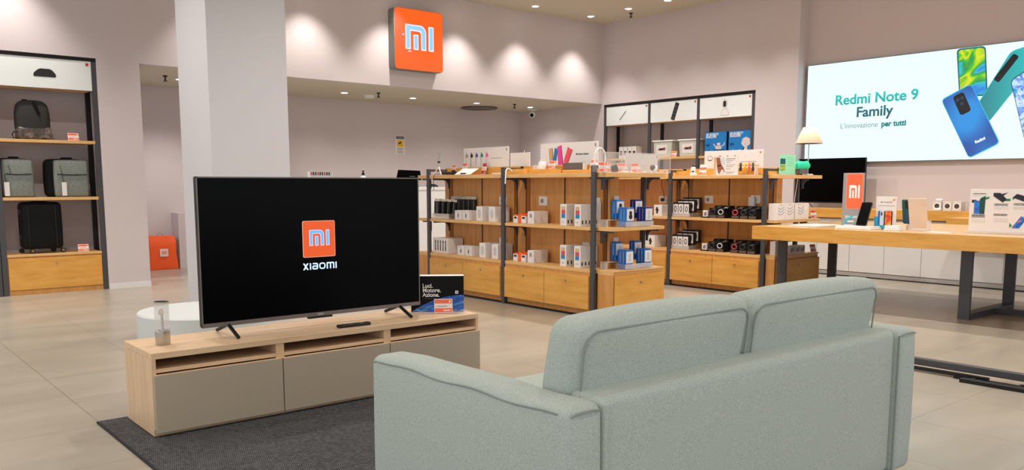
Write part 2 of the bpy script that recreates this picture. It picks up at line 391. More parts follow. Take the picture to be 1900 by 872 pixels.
def phone_pic(pts, y, rim, face, name, shrink=.93):
    """picture of a phone: rim and face, from corner points (Y,z)"""
    P = [(sy(a), sz(b)) for a, b in pts]; cx = sum(p[0] for p in P) / len(P); cz = sum(p[1] for p in P) / len(P)
    def rounded(P, r):
        out = []
        n = len(P)
        for i in range(n):
            p = Vector((P[i][0], P[i][1])); a = Vector(P[i - 1]) - p; b = Vector(P[(i + 1) % n]) - p
            ra = min(r, a.length / 2); rb = min(r, b.length / 2)
            A = p + a.normalized() * ra; B = p + b.normalized() * rb
            for k in range(6):
                s = k / 5; out.append(tuple(A * (1 - s) ** 2 + p * 2 * s * (1 - s) + B * s ** 2))
        return out
    M().prism(rounded(P, .05), y, y + .002).make(name + '_rim', rim, t)
    Q = [(cx + (p[0] - cx) * shrink, cz + (p[1] - cz) * (1 - (1 - shrink) * .6)) for p in P]
    M().prism(rounded(Q, .045), y - .0015, y + .001).make(name + '_picture', face, t)
SWIRL = ramp_mat('phone_swirl', [(0, (4, 60, 200)), (.36, (20, 110, 225)), (.43, (20, 190, 190)), (.47, (10, 140, 70)), (.52, (70, 190, 20)), (.58, (220, 225, 0)), (.66, (60, 180, 20)), (.74, (255, 190, 10))],
                 (2.2, 1, 1.5), .4, 1.5, 2.2, emit=.8)
phone_pic([(4.236, 2.646), (3.925, 2.646), (3.87, 2.10), (4.172, 2.10)], -.002, mat('phone_teal_edge', (8, 110, 120), .4, emit=.7), SWIRL, 'swirl_phone', .9)
TEALP = grad_mat('phone_teal_back', (6, 120, 130), (20, 190, 190), 0, 2.1, 2.65, .75)
phone_pic([(3.664, 2.555), (3.40, 2.62), (3.30, 2.56), (3.845, 1.80), (4.06, 1.86)], -.004, mat('phone_teal_rim', (20, 205, 200), .4, emit=.7), TEALP, 'teal_phone', .95)
m = M().prism(rrect(-.035, .035, -.16, .16, .02), -.0065, -.004); m.xf(Matrix.Translation((sy(3.70), 0, sz(2.38))) @ Matrix.Rotation(R(36), 4, 'Y')); m.make('camera_bump', mat('picture_black', (12, 22, 30), .4, emit=.3), t)
BLUEP = ramp_mat('phone_blue_back', [(.3, (4, 40, 105)), (.5, (2, 84, 170)), (.7, (6, 140, 220))], (1.6, 1, 1.1), .4, 1, 0, emit=.78)
phone_pic([(4.372, 2.092), (4.053, 2.247), (3.704, 1.572), (4.021, 1.41)], -.008, mat('phone_blue_rim', (60, 200, 235), .4, emit=.75), BLUEP, 'blue_phone', .96)
m = M().prism(rrect(-.062, .062, -.12, .12, .03), -.0105, -.008); m.xf(Matrix.Translation((sy(4.135), 0, sz(2.03))) @ Matrix.Rotation(R(-25), 4, 'Y')); m.make('camera_bump', mat('picture_black', (12, 22, 30), .4), t)
m = M()
for a, b in ((-.025, .06), (.025, .06), (0, .0)): m.prism(ell(a, b, .02, .02), -.0118, -.0105)
m.xf(Matrix.Translation((sy(4.135), 0, sz(2.03))) @ Matrix.Rotation(R(-25), 4, 'Y')); m.make('camera_lens_picture', mat('picture_navy', (40, 70, 110), .4, emit=.5), t)
o = text('phone_lettering', 'Redmi', .044, 0, 0, 0, mat('picture_white', (240, 250, 255), .5, emit=.8), t, 'CENTER', .002)
o.location = (sy(3.91), -.0107, sz(1.60)); o.rotation_euler.y = R(-25)
STRIPE = ramp_mat('phone_blue_stripes', [(.3, (10, 60, 200)), (.42, (30, 150, 240)), (.5, (210, 235, 255)), (.58, (20, 110, 220)), (.7, (190, 225, 255))], (3, 1, 4), .4, 2, 2, emit=.8)
phone_pic([(3.650, 2.243), (3.30, 2.47), (3.0, 1.6), (3.40, 1.36)], -.006, mat('phone_navy_edge', (30, 40, 60), .4, emit=.3), STRIPE, 'striped_phone', .97)

# ---------------------------------------------------------------- rug, media bench, television
o = M().box(0, 1.94, 0, 2.5, 0, .0085, .003).make('rug', RUG, loc=(.972, 1.70, 0)); tag(o, 'dark grey flat woven rug under the media bench and sofa', 'rug')
M().box(-.006, .006, -.006, 2.506, 0, .009, .003).box(.006, 1.946, 2.494, 2.506, 0, .009, .003).make('rug_binding', mat('rug_edge', (52, 53, 56), .95, spec=.1, noise=.2, nscale=300), o)

B = thing('media_bench', 'long pale oak media bench with three taupe drawers, carrying the television', 'bench', (1.10, 3.765, .009))
W, D, H = 1.806, .41, .376
M().box(0, W, 0, D, H - .028, H, .002).make('bench_top', PALE, B)
M().box(0, .018, .0, D, .03, H - .028, .001).make('side_panel', PALEV, B); M().box(W - .018, W, .0, D, .03, H - .028, .001).make('side_panel', PALEV, B)
M().box(0, W, .012, D, 0, .03, .001).make('plinth', PALE, B)
M().box(.018, W - .018, D - .012, D, .03, H - .028).make('back_panel', DARKIN, B)
for x in (.577, 1.179): M().box(x, x + .042, .004, D - .012, .03, H - .028, .001).make('divider', PALEV, B)
for x0, x1 in ((.018, .577), (.619, 1.179), (1.221, W - .018)): M().box(x0, x1, .006, D - .012, .285, .302, .001).make('shelf', PALE, B)
for k in range(3):
    d = M().box(.003 + k * .602, .003 + k * .602 + .597, -.018, 0, .018, .277, .002).make('drawer_front', TAUPE, B)
    M().box(.003 + k * .602, .003 + k * .602 + .597, -.018, .006, .277, .2795, .0005).make('drawer_top_edge', PALE, d)

T = thing('television', 'large flat black television showing an orange logo, standing on the oak bench', 'television', (1.40, 3.97, .385), 0)
TW, z0, z1 = 1.243, .052, .772
M().prism(rrect(0, TW, z0, z1, .006), 0, .03).box(.25, TW - .25, .03, .065, z0 + .03, z0 + .42, .01).make('housing', BLACK, T)
M().box(.006, TW - .006, -.0015, .004, z0 + .02, z1 - .007).make('screen', GLOSSB, T)
M().prism([(0, z0), (TW, z0), (TW, z0 + .02), (0, z0 + .02)], -.004, .004).box(0, .006, -.003, .004, z0, z1).box(TW - .006, TW, -.003, .004, z0, z1).box(0, TW, -.003, .004, z1 - .006, z1).make('bezel', ALU, T)
M().box(.60, .635, -.0055, -.004, z0 + .005, z0 + .014).make('badge', CHROME, T)
M().box(.55, .69, -.002, .02, z0 - .012, z0, .004).make('sensor_bar', BLACK, T)
for x in (.13, 1.11):
    M().tube([(x, -.115, .0095), (x, -.105, .012), (x, .0, z0 + .002), (x, .02, z0 + .004), (x, .03, z0), (x, .15, .012), (x, .158, .0095)], .009, 8).make('leg', BLACK, T, True)
SOT = mat('tv_logo_orange', (224, 84, 26), .4, emit=.82, noise=.02); SBT = mat('tv_logo_blue', (100, 180, 255), .4, emit=.85, noise=.02); SWT = mat('tv_logo_edge', (240, 200, 225), .4, emit=.8, noise=.02)
cx, cz = .622, .455
M().prism(rrect(cx - .092, cx + .092, cz - .094, cz + .094, .008), -.003, -.0015).make('logo_border', mat('tv_logo_border', (245, 180, 150), .4, emit=.7), T)
M().prism(rrect(cx - .0895, cx + .0895, cz - .0915, cz + .0915, .007), -.0036, -.0015).make('logo_square', SOT, T)
logo_m(cx - .055, cz - .034, .113, -.0042, -.003, .001).make('logo_outline', SWT, T)
logo_m(cx - .055, cz - .034, .113, -.0048, -.003, -.0026).make('logo', SBT, T)
XW = mat('tv_word_white', (205, 228, 255), .4, emit=.9, noise=.01)
m = M(); u = .001; yb, zf = -.003, cz - .158; st = .0068; xh = .034
def bar(x0, x1, a, b): m.box(x0, x1, yb, -.0015, zf + a, zf + b)
x = cx - .094
m.prism([(x, zf), (x + .009, zf), (x + .031, zf + xh), (x + .022, zf + xh)], yb, -.0015).prism([(x + .022, zf), (x + .031, zf), (x + .009, zf + xh), (x, zf + xh)], yb - .0002, -.0015)
x += .038; bar(x, x + st, 0, xh); x += .014
def ring(x0, x1, a, b, r):
    o_, i_ = rrect(x0, x1, zf + a, zf + b, r, 4), rrect(x0 + st, x1 - st, zf + a + st, zf + b - st, max(.002, r - st), 4)
    n = len(o_)
    for k in range(n):
        q = [o_[k], o_[(k + 1) % n], i_[(k + 1) % n], i_[k]]; m.prism(q, yb, -.0015)
ring(x, x + .032, 0, .021, .008); bar(x + .003, x + .026, xh - st, xh); bar(x + .032 - st, x + .032, .01, xh - .004); m.prism([(x + .026, zf + xh), (x + .032, zf + xh - .006), (x + .0255, zf + xh - st)], yb, -.0015)
x += .039; ring(x, x + .036, 0, xh, .014); x += .043
bar(x, x + st, 0, xh); bar(x, x + .04, xh - st, xh); bar(x + .0185, x + .0185 + st, 0, xh); bar(x + .037, x + .037 + st, 0, xh - .003); x += .051
bar(x, x + st, 0, xh)
m.make('wordmark', XW, T)

o = thing('remote_control', 'slim black remote control lying on the bench below the television', 'remote', (2.045, 3.835, .385), -2)
M().box(0, .185, -.018, .018, 0, .016, .006, 3).make('remote_body', BLACK, o, True)
m = M().cyl((.135, 0, .0155), .013, .0012)
for k in range(5): m.cyl((.02 + k * .018, (-1) ** k * .006, .0155), .004, .0012, seg=10)
m.make('button', GINK, o)

o = thing('candle_lamp', 'glass candle lamp with a steel base on the left end of the bench', 'lamp', (1.212, 3.955, .385))
M().lathe([(.031, 0), (.033, .003), (.033, .066), (.031, .068), (0, .068)]).make('steel_base', CHROME, o, True)
M().lathe([(.033, .068), (.033, .198), (.031, .198), (.031, .07)]).make('glass_shade', GLASS, o, True)
M().cyl((0, 0, .068), .0062, .075).make('candle_stem', CHROME, o)
m = M().prism(ell(0, .148, .02, .02, 24, -20, 200) + [], .004, .006).xf(Matrix.Rotation(R(35), 4, 'Z') @ Matrix.Translation((.0, 0, 0))); m.make('reflector_disc', mat('cream_disc', (246, 234, 218), .4), o)
M().lathe([(.033, .196), (.0345, .198), (.0345, .201), (.031, .201), (.031, .196)]).make('top_rim', CHROME, o, True)

o = thing('boxed_gadget', 'black landscape box with Luci. Motore. Azione. and a blue planet, right end of the bench', 'box', (2.637, 4.052, .385), -36)
BW, BH, BD = .305, .21, .075
M().box(0, BW, 0, BD, 0, BH, .001).make('carton', CARD, o)
M().box(0, BW, -.0008, .001, 0, BH - .001).make('black_print', MATTE, o)
EARTH = ramp_mat('planet_print', [(.3, (30, 60, 140)), (.48, (40, 110, 200)), (.56, (130, 160, 205)), (.66, (170, 165, 200)), (.8, (40, 90, 180))], (9, 9, 26), .5, 4, 1.5)
arc = [(0, 0)] + [(BW, 0)] + [(BW - BW * k / 14, .098 - .098 * (k / 14) ** 2.1 if k < 14 else .0) for k in range(14)]
M().prism(arc, -.0016, -.0006).make('planet_print', EARTH, o)
for k, s in enumerate(('Luci.', 'Motore.', 'Azione.')): text('lettering', s, .034, .066, .142 - .0265 * k, -.0018, WHITE, o, 'LEFT', .0007, .95)
M().box(.068, .145, -.0014, 0, .077, .078).make('underline', GINK, o)
M().prism(rrect(.255, .273, .105, .123, .003), -.0018, -.0006).make('badge', WHITE, o); M().box(.260, .268, -.0024, -.0006, .1115, .1165).make('badge_mark', INK, o)

# ---------------------------------------------------------------- price cards
def price_card(loc, rz, label, wd=.07, h=.075, group='orange price cards', cols=('O', 'W', 'O'), cat='price card'):
    t = thing('price_card', label, cat, loc, rz, group)
    tilt = Matrix.Rotation(R(-14), 4, 'X')
    M().box(-wd / 2, wd / 2, 0, .0016, .004, h, .0004).xf(tilt).make('card_holder', CARD, t)
    n = len(cols)
    for k, c in enumerate(cols):
        if c == 'W': continue
        z1 = h - .004 - k * (h - .01) / n; M().box(-wd / 2 + .003, wd / 2 - .003, -.0008, .0004, z1 - (h - .01) / n * .9, z1).xf(tilt).make('orange_band' if c == 'O' else 'red_band', ORANGE if c == 'O' else RED, t)
    m = M(); strip_row(m, -wd * .38, wd * .25, h * .48, 3, .004, -.0008, .0004); m.xf(tilt); m.make('small_print', GINK, t)
    m = M().prism(ell(wd * .36, h - .016, .006, .006, 12), -.0014, .0004); strip_row(m, wd * -.0, wd * .4, h * .17, 3, .008, -.0014, .0004); m.xf(tilt); m.make('white_print', CARD, t)
    M().box(-wd / 2, wd / 2, -.006, .035, 0, .003, .001).make('clear_foot', CLEARE, t)
    return t
price_card((2.748, 3.885, .385), -32, 'orange and white price card leaning in front of the black landscape box on the bench', .105, .085)

# ---------------------------------------------------------------- sofa
S = thing('sofa', 'two seat sage green sofa seen from behind, facing the television', 'sofa', (1.27, 1.325, .009))
SW, SD, AH = 1.735, .86, .612
def soft_box(x0, x1, y0, y1, z0, z1, bev, cuts=6, bulge=.0, seg=4):
    m = M(); m.box(x0, x1, y0, y1, z0, z1, bev, seg)
    bmesh.ops.subdivide_edges(m.bm, edges=[e for e in m.bm.edges if e.calc_length() > .09], cuts=cuts, use_grid_fill=True)
    c = Vector(((x0 + x1) / 2, (y0 + y1) / 2, (z0 + z1) / 2)); h = Vector(((x1 - x0) / 2, (y1 - y0) / 2, (z1 - z0) / 2))
    for v in m.bm.verts:
        u = [(v.co[i] - c[i]) / h[i] for i in range(3)]
        for i in range(3):
            j, k = [a for a in range(3) if a != i]
            v.co[i] += bulge * u[i] * abs(u[i]) * (1 - u[j] ** 2) * (1 - u[k] ** 2)
        v.co.z = max(v.co.z, z0)
    return m
for x0, x1, s in ((0, .128, -1), (SW - .14, SW, 1)):
    m = soft_box(x0, x1, 0, SD, .09, AH - .009, .03, 5, .012)
    for v in m.bm.verts:      # gentle waves along the sewn top edge
        if v.co.z > .5: v.co.z += .0035 * math.sin(v.co.y * 21 + .5)
    a = m.make('arm', FABRIC, S, True)
    xo = x0 - .002 if s < 0 else x1 + .002
    zt = AH - .024
    pts = [(xo + (.0028 if s < 0 else -.0028), y, zt + .0035 * math.sin(y * 21 + .5)) for y in [.03 + .025 * k for k in range(31)]]
    pts += [(xo + (.003 if s < 0 else -.003), SD - .03, zt - .004), (xo + (.011 if s < 0 else -.011), SD - .014, zt - .03), (xo + (.012 if s < 0 else -.012), SD - .011, zt - .2), (xo + (.012 if s < 0 else -.012), SD - .011, .12)]
    M().tube(pts, .0024, 6).make('piping', PIPING, a, True)
    xi = x1 - .004 if s < 0 else x0 + .004
    pts = [((x0 + x1) / 2 + (xx) * ((x1 - x0) / 2 - .006), -.002 + .004 * abs(xx) ** 3, zt + .004 - .012 * abs(xx) ** 4) for xx in [-.82 + .82 * k / 6 for k in range(13)]]
    M().tube(pts, .0024, 6).make('piping', PIPING, a, True)
M().tube([(SW - .143, .0, .1), (SW - .143, -.001, .59)], .004, 6).make('piping', PIPING, S, True)
m = soft_box(.128, SW - .14, .012, .135, .10, AH - .004, .024, 7, .006); m.make('backrest', FABRIC, S, True)
m = soft_box(.128, .148, .003, .05, .10, AH - .012, .009, 5, .0); m.make('corner_welt', FABRIC, S, True)
M().box(.128, SW - .14, .135, SD - .02, .12, .30, .015, 3).make('seat_base', FABRIC, S, True)
mid = .842
for x0, x1 in ((.13, mid - .003), (mid + .003, SW - .142)):
    c = soft_box(x0, x1, .2, SD + .01, .30, .445, .04, 5, .02).make('seat_cushion', FABRIC, S, True)
def back_cushion(x0, x1, top):
    m = soft_box(x0, x1, .110, .248, .36, top, .045, 7, .016, 5)
    def lean(p):
        k = (p[2] - .6); return Vector((p[0], p[1] - (.17 if k > 0 else .05) * k, p[2]))
    for v in m.bm.verts:
        v.co = lean(v.co)
    c = m.make('back_cushion', FABRIC, S, True)
    zt = top - .040; pts = []
    for xx, zz in rrect(x0 + .014, x1 - .018, .4, zt + .012, .05, 6):
        pts.append(lean((xx, .111 - .0, zz)))
    M().tube(pts, .003, 6, True).make('piping', PIPING, c, True)
    return c
c = back_cushion(.134, mid + .002, .782); M().tube([(.575, .108, .62), (.578, .101, .66), (.578, .095, .70), (.572, .091, .735)], .0018, 6).make('seam', PIPING, c, True)
back_cushion(mid + .004, SW - .118, .782)
for x in (.07, SW - .07):
    for y in (.07, SD - .07): M().cyl((x, y, 0), .018, .1, r2=.026).make('leg', PALEV, S, True)

# ---------------------------------------------------------------- pouf
P_ = thing('pouf', 'round white drum table on the floor behind the left end of the bench', 'side table', (2.20, 6.15, 0))
M().lathe([(.42, .0), (.45, .006), (.47, .012), (.47, .195), (.462, .204), (0, .204)], seg=64).make('drum', mat('drum_white', (200, 204, 203), .55, noise=.02), P_, True)
M().lathe([(.40, 0), (.455, 0), (.455, .008), (.40, .008)], seg=64).make('base_ring', BLACK, P_)
# ---------------------------------------------------------------- gondola shelving
SLOT = mat('slotted_rail', (52, 34, 32), .6, noise=.1)
def slot_rail(x, y, z0, z1, parent):
    m = M().box(x - .006, x + .006, y - .003, y + .002, z0, z1); o = m.make('slotted_rail', SLOT, parent)
    return o
def bracket(x, y0, s, z, parent):
    """curved gusset under a shelf, rail side at depth s"""
    r = .07
    pts = [(y0, z), (y0 + s, z), (y0 + s, z - .105), (y0 + s - .018, z - .105)]
    pts += [(y0 + s - .018 - r + r * math.cos(R(a)), z - .016 - r + r * math.sin(R(a))) for a in (0, 18, 36, 54, 72, 90)]
    pts += [(y0, z - .016)]
    M().prismx(pts, x - .006, x + .006).make('bracket', STEEL, parent)
def knob(x, z, y, parent):
    M().cyl((x, y - .014, z), .008, .014, 'y', seg=12).make('knob', CHROME, parent)
ZT, ZM, ZB = 1.215, .765, .41
def gondola(label, loc, bays, rear, s, th, posts, drawers=True):
    """double sided shelf unit, front towards local -y; bays [(x0,x1)], posts [x0]"""
    t = thing('gondola_shelving', label, 'shelving', loc, -90)
    D = s + th + rear; L0, L1 = bays[0][0], bays[-1][1]
    for px in posts:
        M().box(px, px + .045, -.004, .022, 0, 1.278, .002).box(px, px + .045, D - .022, D + .004, 0, 1.278, .002).box(px + .012, px + .038, .018, D - .018, 1.252, 1.276, .002).box(px + .002, px + .045, .02, D - .02, 0, .05).make('post_frame', STEEL, t)
    for x0, x1 in bays:
        # boards, cut to sit between the posts
        M().box(x0, x1, 0, s, ZT - .035, ZT, .0015).make('top_shelf', OAKE, t)
        M().box(x0, x1, D - rear, D, ZT - .035, ZT, .0015).make('top_shelf', OAKE, t)
        M().box(x0 - .05, x1 + (.05 if x1 < L1 else .0), s, s + th, ZT - .035, 1.29, .0015).make('top_riser', OAK, t)
        for f in (0, 1):
            a, b = (0, s) if not f else (D - rear, D)
            M().box(x0, x1, a, b, ZM - .028, ZM, .0015).make('middle_shelf', OAKE, t)
        M().box(x0 + .09, x1 - .09, s + .004, s + th - .004, ZB, ZT - .035).make('back_panel', OAKV, t)
        M().box(x0, x1, 0, D, ZB - .03, ZB, .0015).make('base_top', OAKE, t)
        M().box(x0, x1, .004, D - .004, .068, ZB - .03).make('base_carcass', OAKV, t)
        M().box(x0, x1, .03, D - .03, 0, .068).make('plinth', OAKV, t)
        M().box(x0, x1, .02, .03, 0, .018).make('plinth_shadow_strip', BLACK, t)
        mid = (x0 + x1) / 2
        for k, (a, b) in enumerate(((x0 + .006, mid - .003), (mid + .003, x1 - .006))):
            d = M().box(a, b, -.014, .004, .07, .352, .0015).make('drawer_front', OAK, t)
            knob((a + b) / 2, .297, -.014, d)
        for x in (x0 + .035, x1 - .035):
            for z in (ZT - .035, ZM - .028): bracket(x, .022, s - .022, z, t)
            slot_rail(x, s, ZB, ZT - .035, t)
        slot_rail(mid, s + .002, ZB, ZT - .035, t)
    for k, px in enumerate(posts):      # the upright boxed pillars between the back panels
        M().box(px - .05 if k else px, px + .1 if k < len(posts) - 1 else px, s, s + th, ZB, ZT - .035).make('pillar', OAKV, t)
    return t
G1 = gondola('front oak shelving row with dark steel posts, blue pouches at its right end', (4.99, 7.335, 0), [(.05, 1.225), (1.285, 2.405)], .30, .235, .10, [0, 1.23, 2.408])
G2 = gondola('rear oak shelving row carrying the watch boxes, table lamp at its right end', (7.32, 7.22, 0), [(.05, 1.185), (1.24, 2.385)], .25, .25, .10, [0, 1.188, 2.388])

def socket(x, z, y, parent_label, loc=None):
    t = thing('wall_socket', parent_label, 'socket', loc, -90, 'power sockets in the shelving')
    M().prism(rrect(-.055, .055, -.042, .042, .008), -.009, 0).make('face_plate', LACQ, t)
    M().cyl((-.012, -.011, 0), .021, .004, 'y', seg=24).make('socket_well', GINK, t)
    return t
socket(0, 0, 0, 'white power socket on the oak back panel above the white landscape box, front row', (5.2285, 5.775, .968))
socket(0, 0, 0, 'white power socket half hidden behind the front row corner post', (5.2285, 5.10, .965))
socket(0, 0, 0, 'white power socket partly hidden behind the tall front row centre post', (5.2285, 6.36, .96))
socket(0, 0, 0, 'white power socket with black plug and red cable in the rear row', (7.5735, 6.31, .945))
socket(0, 0, 0, 'white power socket behind the upper black zero boxes', (7.5735, 5.665, .955))
socket(0, 0, 0, 'white power socket behind the upper right smartwatch boxes', (7.5735, 5.075, .965))
o = thing('power_plug', 'black plug with a red cable hanging from the rear shelf', 'plug', (7.562, 6.30, .945), -90)
M().cyl((0, -.03, 0), .018, .03, 'y', seg=16).make('plug_body', BLACK, o)
M().tube([(0, -.03, 0), (.02, -.05, -.02), (.045, -.04, .02), (.02, -.03, .1), (-.01, -.03, .17), (.0, -.03, .232)], .004, 6).make('cable', mat('red_cable', (130, 30, 28), .5), o, True)
o = thing('power_adapter', 'white power adapter plugged in behind the right smartwatch boxes', 'adapter', (7.562, 5.10, .90), -90)
M().box(-.035, .035, -.04, 0, -.02, .09, .006).make('adapter_body', LACQ, o)
M().tube([(.03, -.03, .09), (.04, -.04, .1), (.05, -.04, .08), (.05, -.03, .02), (.05, -.02, -.12)], .004, 6).make('cable', GINK, o, True)

def end_unit(label, loc, wd, dp, rz=0, dx=0, dy=0):
    t = thing('end_shelf_unit', label, 'shelving', loc, rz)
    M().box(0, wd, 0, dp, ZB - .012, ZB, .001).box(0, .022, 0, .012, ZB - .035, ZB - .012).box(0, wd, .012, dp, ZB - .035, ZB - .012).make('base_top', OAKE, t)
    M().box(.022, wd, .012, dp, .04, ZB - .035).box(0, .022, 0, dp, 0, ZB - .035).make('base_carcass', OAKV, t)
    M().box(.03, wd - .03, .03, dp, 0, .04).make('plinth', OAKV, t)
    d = M().box(.03, wd + .003, -.008, .012, .045, .362, .0015).make('drawer_front', OAK, t)
    knob(wd * .53, .298, -.008, d)
    for nm, a_, b_ in (('middle_shelf', ZM - .028, ZM), ('top_shelf', ZT - .035, ZT), ('base_ledge', ZB - .03, ZB)):
        m = M()
        if nm != 'base_ledge': m.box(0, wd, 0, dp, a_, b_, .0015)
        if dy: m.box(0, dx, dp, dy, a_, b_)
        if dy or nm != 'base_ledge': m.make(nm, OAKE, t)
        else: m.bm.free()
    for z in (ZT - .035, ZM - .028):
        for x in (.03, min(.60, wd - .05)):
            M().prismx([(.02, z), (dp, z), (dp, z - .105), (dp - .02, z - .105)] + [(dp - .02 - .06 + .06 * math.cos(R(a)), z - .016 - .06 + .06 * math.sin(R(a))) for a in (0, 22, 45, 67, 90)] + [(.02, z - .016)], x - .006, x + .006).make('bracket', STEEL, t)
    return t
end_unit('low oak end unit of the front row stacked with blue pouches', (5.025, 4.712, 0), .655, .16, 0, .565, .212)
end_unit('low oak end unit of the rear row behind the display table, lamp on top', (7.345, 4.682, 0), .825, .098, 0, .54, .145)
end_unit('oak end unit at the far left of the front row, mostly hidden by the television', (5.60, 7.52, 0), .60, .175, 180)

# ---------------------------------------------------------------- goods on the shelves
ZM += .001; ZB += .001
def goods(name, label, cat, loc, rz, wd, dp, ht, body, prints=(), group=None):
    """a carton; prints = (part name, material, polygon or (x0,x1,z0,z1)) on its front"""
    t = thing(name, label, cat, loc, rz, group)
    M().box(0, wd, 0, dp, 0, ht, .0012).make('carton', body, t)
    for k, (pn, pm, sh) in enumerate(prints):
        m = M()
        if len(sh) == 4 and not isinstance(sh[0], tuple): m.box(sh[0], sh[1], -.0008 - .0004 * k, .0005, sh[2], sh[3])
        else: m.prism(sh, -.0008 - .0004 * k, .0005)
        m.make(pn, pm, t)
    return t
def depth_word(k, n): return ['front', 'second deep', 'third deep', 'fourth deep', 'fifth deep', 'rearmost'][k if k < n - 1 or n > 6 else 5]
def row_back(proto_fn, n, step, label, group, axis=(1, 0)):
    """first carton built, the ones behind it copied"""
    t = proto_fn(label % depth_word(0, n)); t['group'] = group
    base = Vector(t.location)
    for k in range(1, n):
        dup(t, base + Vector((axis[0] * step * k, axis[1] * step * k, 0)), label % depth_word(k, n), group=group)
    return t
def tray(label, loc, rz, wd, dp, h, lip=.04):
    t = thing('acrylic_tray', label, 'tray', loc, rz, 'clear acrylic trays')
    M().box(0, wd, 0, dp, 0, .003).make('tray_floor', CLEAR, t)
    M().box(0, wd, 0, .003, .003, lip).make('tray_lip', CLEARE, t)
    for x in (0, wd - .003): M().prismx([(0, .003), (dp, .003), (dp, h), (.0, lip)], x, x + .003).make('tray_side', CLEAR, t)
    return t
# front row, bay 1, two shelves -------------------------------------------------
BAGTOP = mat('pouch_header', (206, 198, 184), .5, noise=.03)
def pouch(loc, rz, label, wd, h, lean=0):
    t = thing('accessory_pouch', label, 'pouch', loc, rz, 'black pouches with pale header cards')
    m = M().prism([(.0, .0), (wd, 0), (wd * .97, h * .86), (wd * .03, h * .86)], 0, .02)
    mt = Matrix.Rotation(R(lean), 4, 'Y'); m.xf(mt).make('black_pouch', BLACK, t)
    M().prism([(wd * .02, h * .86), (wd * .98, h * .86), (wd * .94, h), (wd * .5, h * .97), (wd * .06, h)], .002, .018).xf(mt).make('header_card', BAGTOP, t)
    M().box(wd * .55, wd * .63, -.001, .001, h * .08, h * .8).xf(mt).make('grey_streak', GINK, t)
    return t
tray('clear tray holding the front black pouches, upper left shelf of the front row', (5.0, 7.262, ZM), -90, .30, .19, .06, .055)
for k in range(4):
    pouch((5.012 + .026 * k, 7.240 - .058 * k, ZM + .024), -90, ['leftmost', 'second', 'third', 'rightmost'][k] + ' black pouch in the clear tray on the upper left shelf', .085, .185, (2, 3, 5, 7)[k])
for k in range(5):
    pouch((5.202, 7.20 - .085 * k, ZM), -90, ORD[k] + ' tall black pouch from the left in the rear line, upper left shelf', .084, .235, 0)
def pen_icon(cx, z0, h):
    w_ = .008; return [(cx - w_ * .6, z0), (cx + w_ * .6, z0), (cx + w_, z0 + h * .45), (cx + w_ * .7, z0 + h), (cx - w_ * .3, z0 + h), (cx - w_, z0 + h * .5)]
def pens(loc, label): return goods('gadget_box', label, 'box', loc, -90, .115, .044, .095, CARD, [('black_picture', INK, pen_icon(.058, .022, .045)), ('print_line', GINK, (.02, .06, .08, .084))], 'small white gadget boxes')
for lv, z, x in (('upper', ZM, 6.885), ('lower', ZB, 6.845)):
    for c in range(2):
        row_back(lambda l, c=c: pens((5.02, x - .128 * c, z), l), 3, .05, '%s small white box, black picture, ' + ('left' if c == 0 else 'right') + ' file, ' + lv + ' left shelf', 'small white gadget boxes')
    goods('gadget_box', 'white box standing raised behind the small black picture boxes, ' + lv + ' left shelf', 'box', (5.155 if lv == 'upper' else 5.2, x - .262, z), -90, .05, .04 if lv == 'upper' else .02, .115, CARDS)
BUDW = mat('earbud_print', (196, 190, 186), .5); BUDO = mat('earbud_accent', (236, 190, 150), .5)
def buds(loc, label, ht=.142): return goods('earphone_box', label, 'box', loc, -90, .095, .058, ht, CARD, [('oval_picture', BUDW, ell(.048, ht * .5, .024, ht * .33)), ('accent_print', BUDO, (.03, .062, ht * .2, ht * .28))], 'white earphone boxes')
for lv, z, x0 in (('upper', ZM, 6.52), ('lower', ZB, 6.475)):
    for c in range(2):
        row_back(lambda l, c=c: buds((5.015, x0 - .195 * c, z), l), 3, .062, '%s white oval picture earphone box, ' + ('left' if c == 0 else 'right') + ' file, ' + lv + ' shelf by the post', 'white earphone boxes')
goods('earphone_box', 'taller white box behind the lower earphone boxes beside the centre post', 'box', (5.205, 6.40, ZB), -90, .09, .02, .19, CARD, [('oval_picture', BUDW, ell(.045, .12, .02, .05))])
# five brushes
t = goods('brush_box', 'wide white box showing five black pens, lower left shelf of the front row', 'box', (5.02, 7.275, ZB), -90, .27, .19, .155, CARD, [])
for k in range(5):
    M().prism([(.045 + .045 * k - .009, .11), (.045 + .045 * k - .006, .132), (.045 + .045 * k + .006, .132), (.045 + .045 * k + .009, .11), (.045 + .045 * k + .0055, .105), (.045 + .045 * k + .0075, .025), (.045 + .045 * k - .0075, .025), (.045 + .045 * k - .0055, .105)], -.0012, .0005).make('black_pen_picture', INK, t)
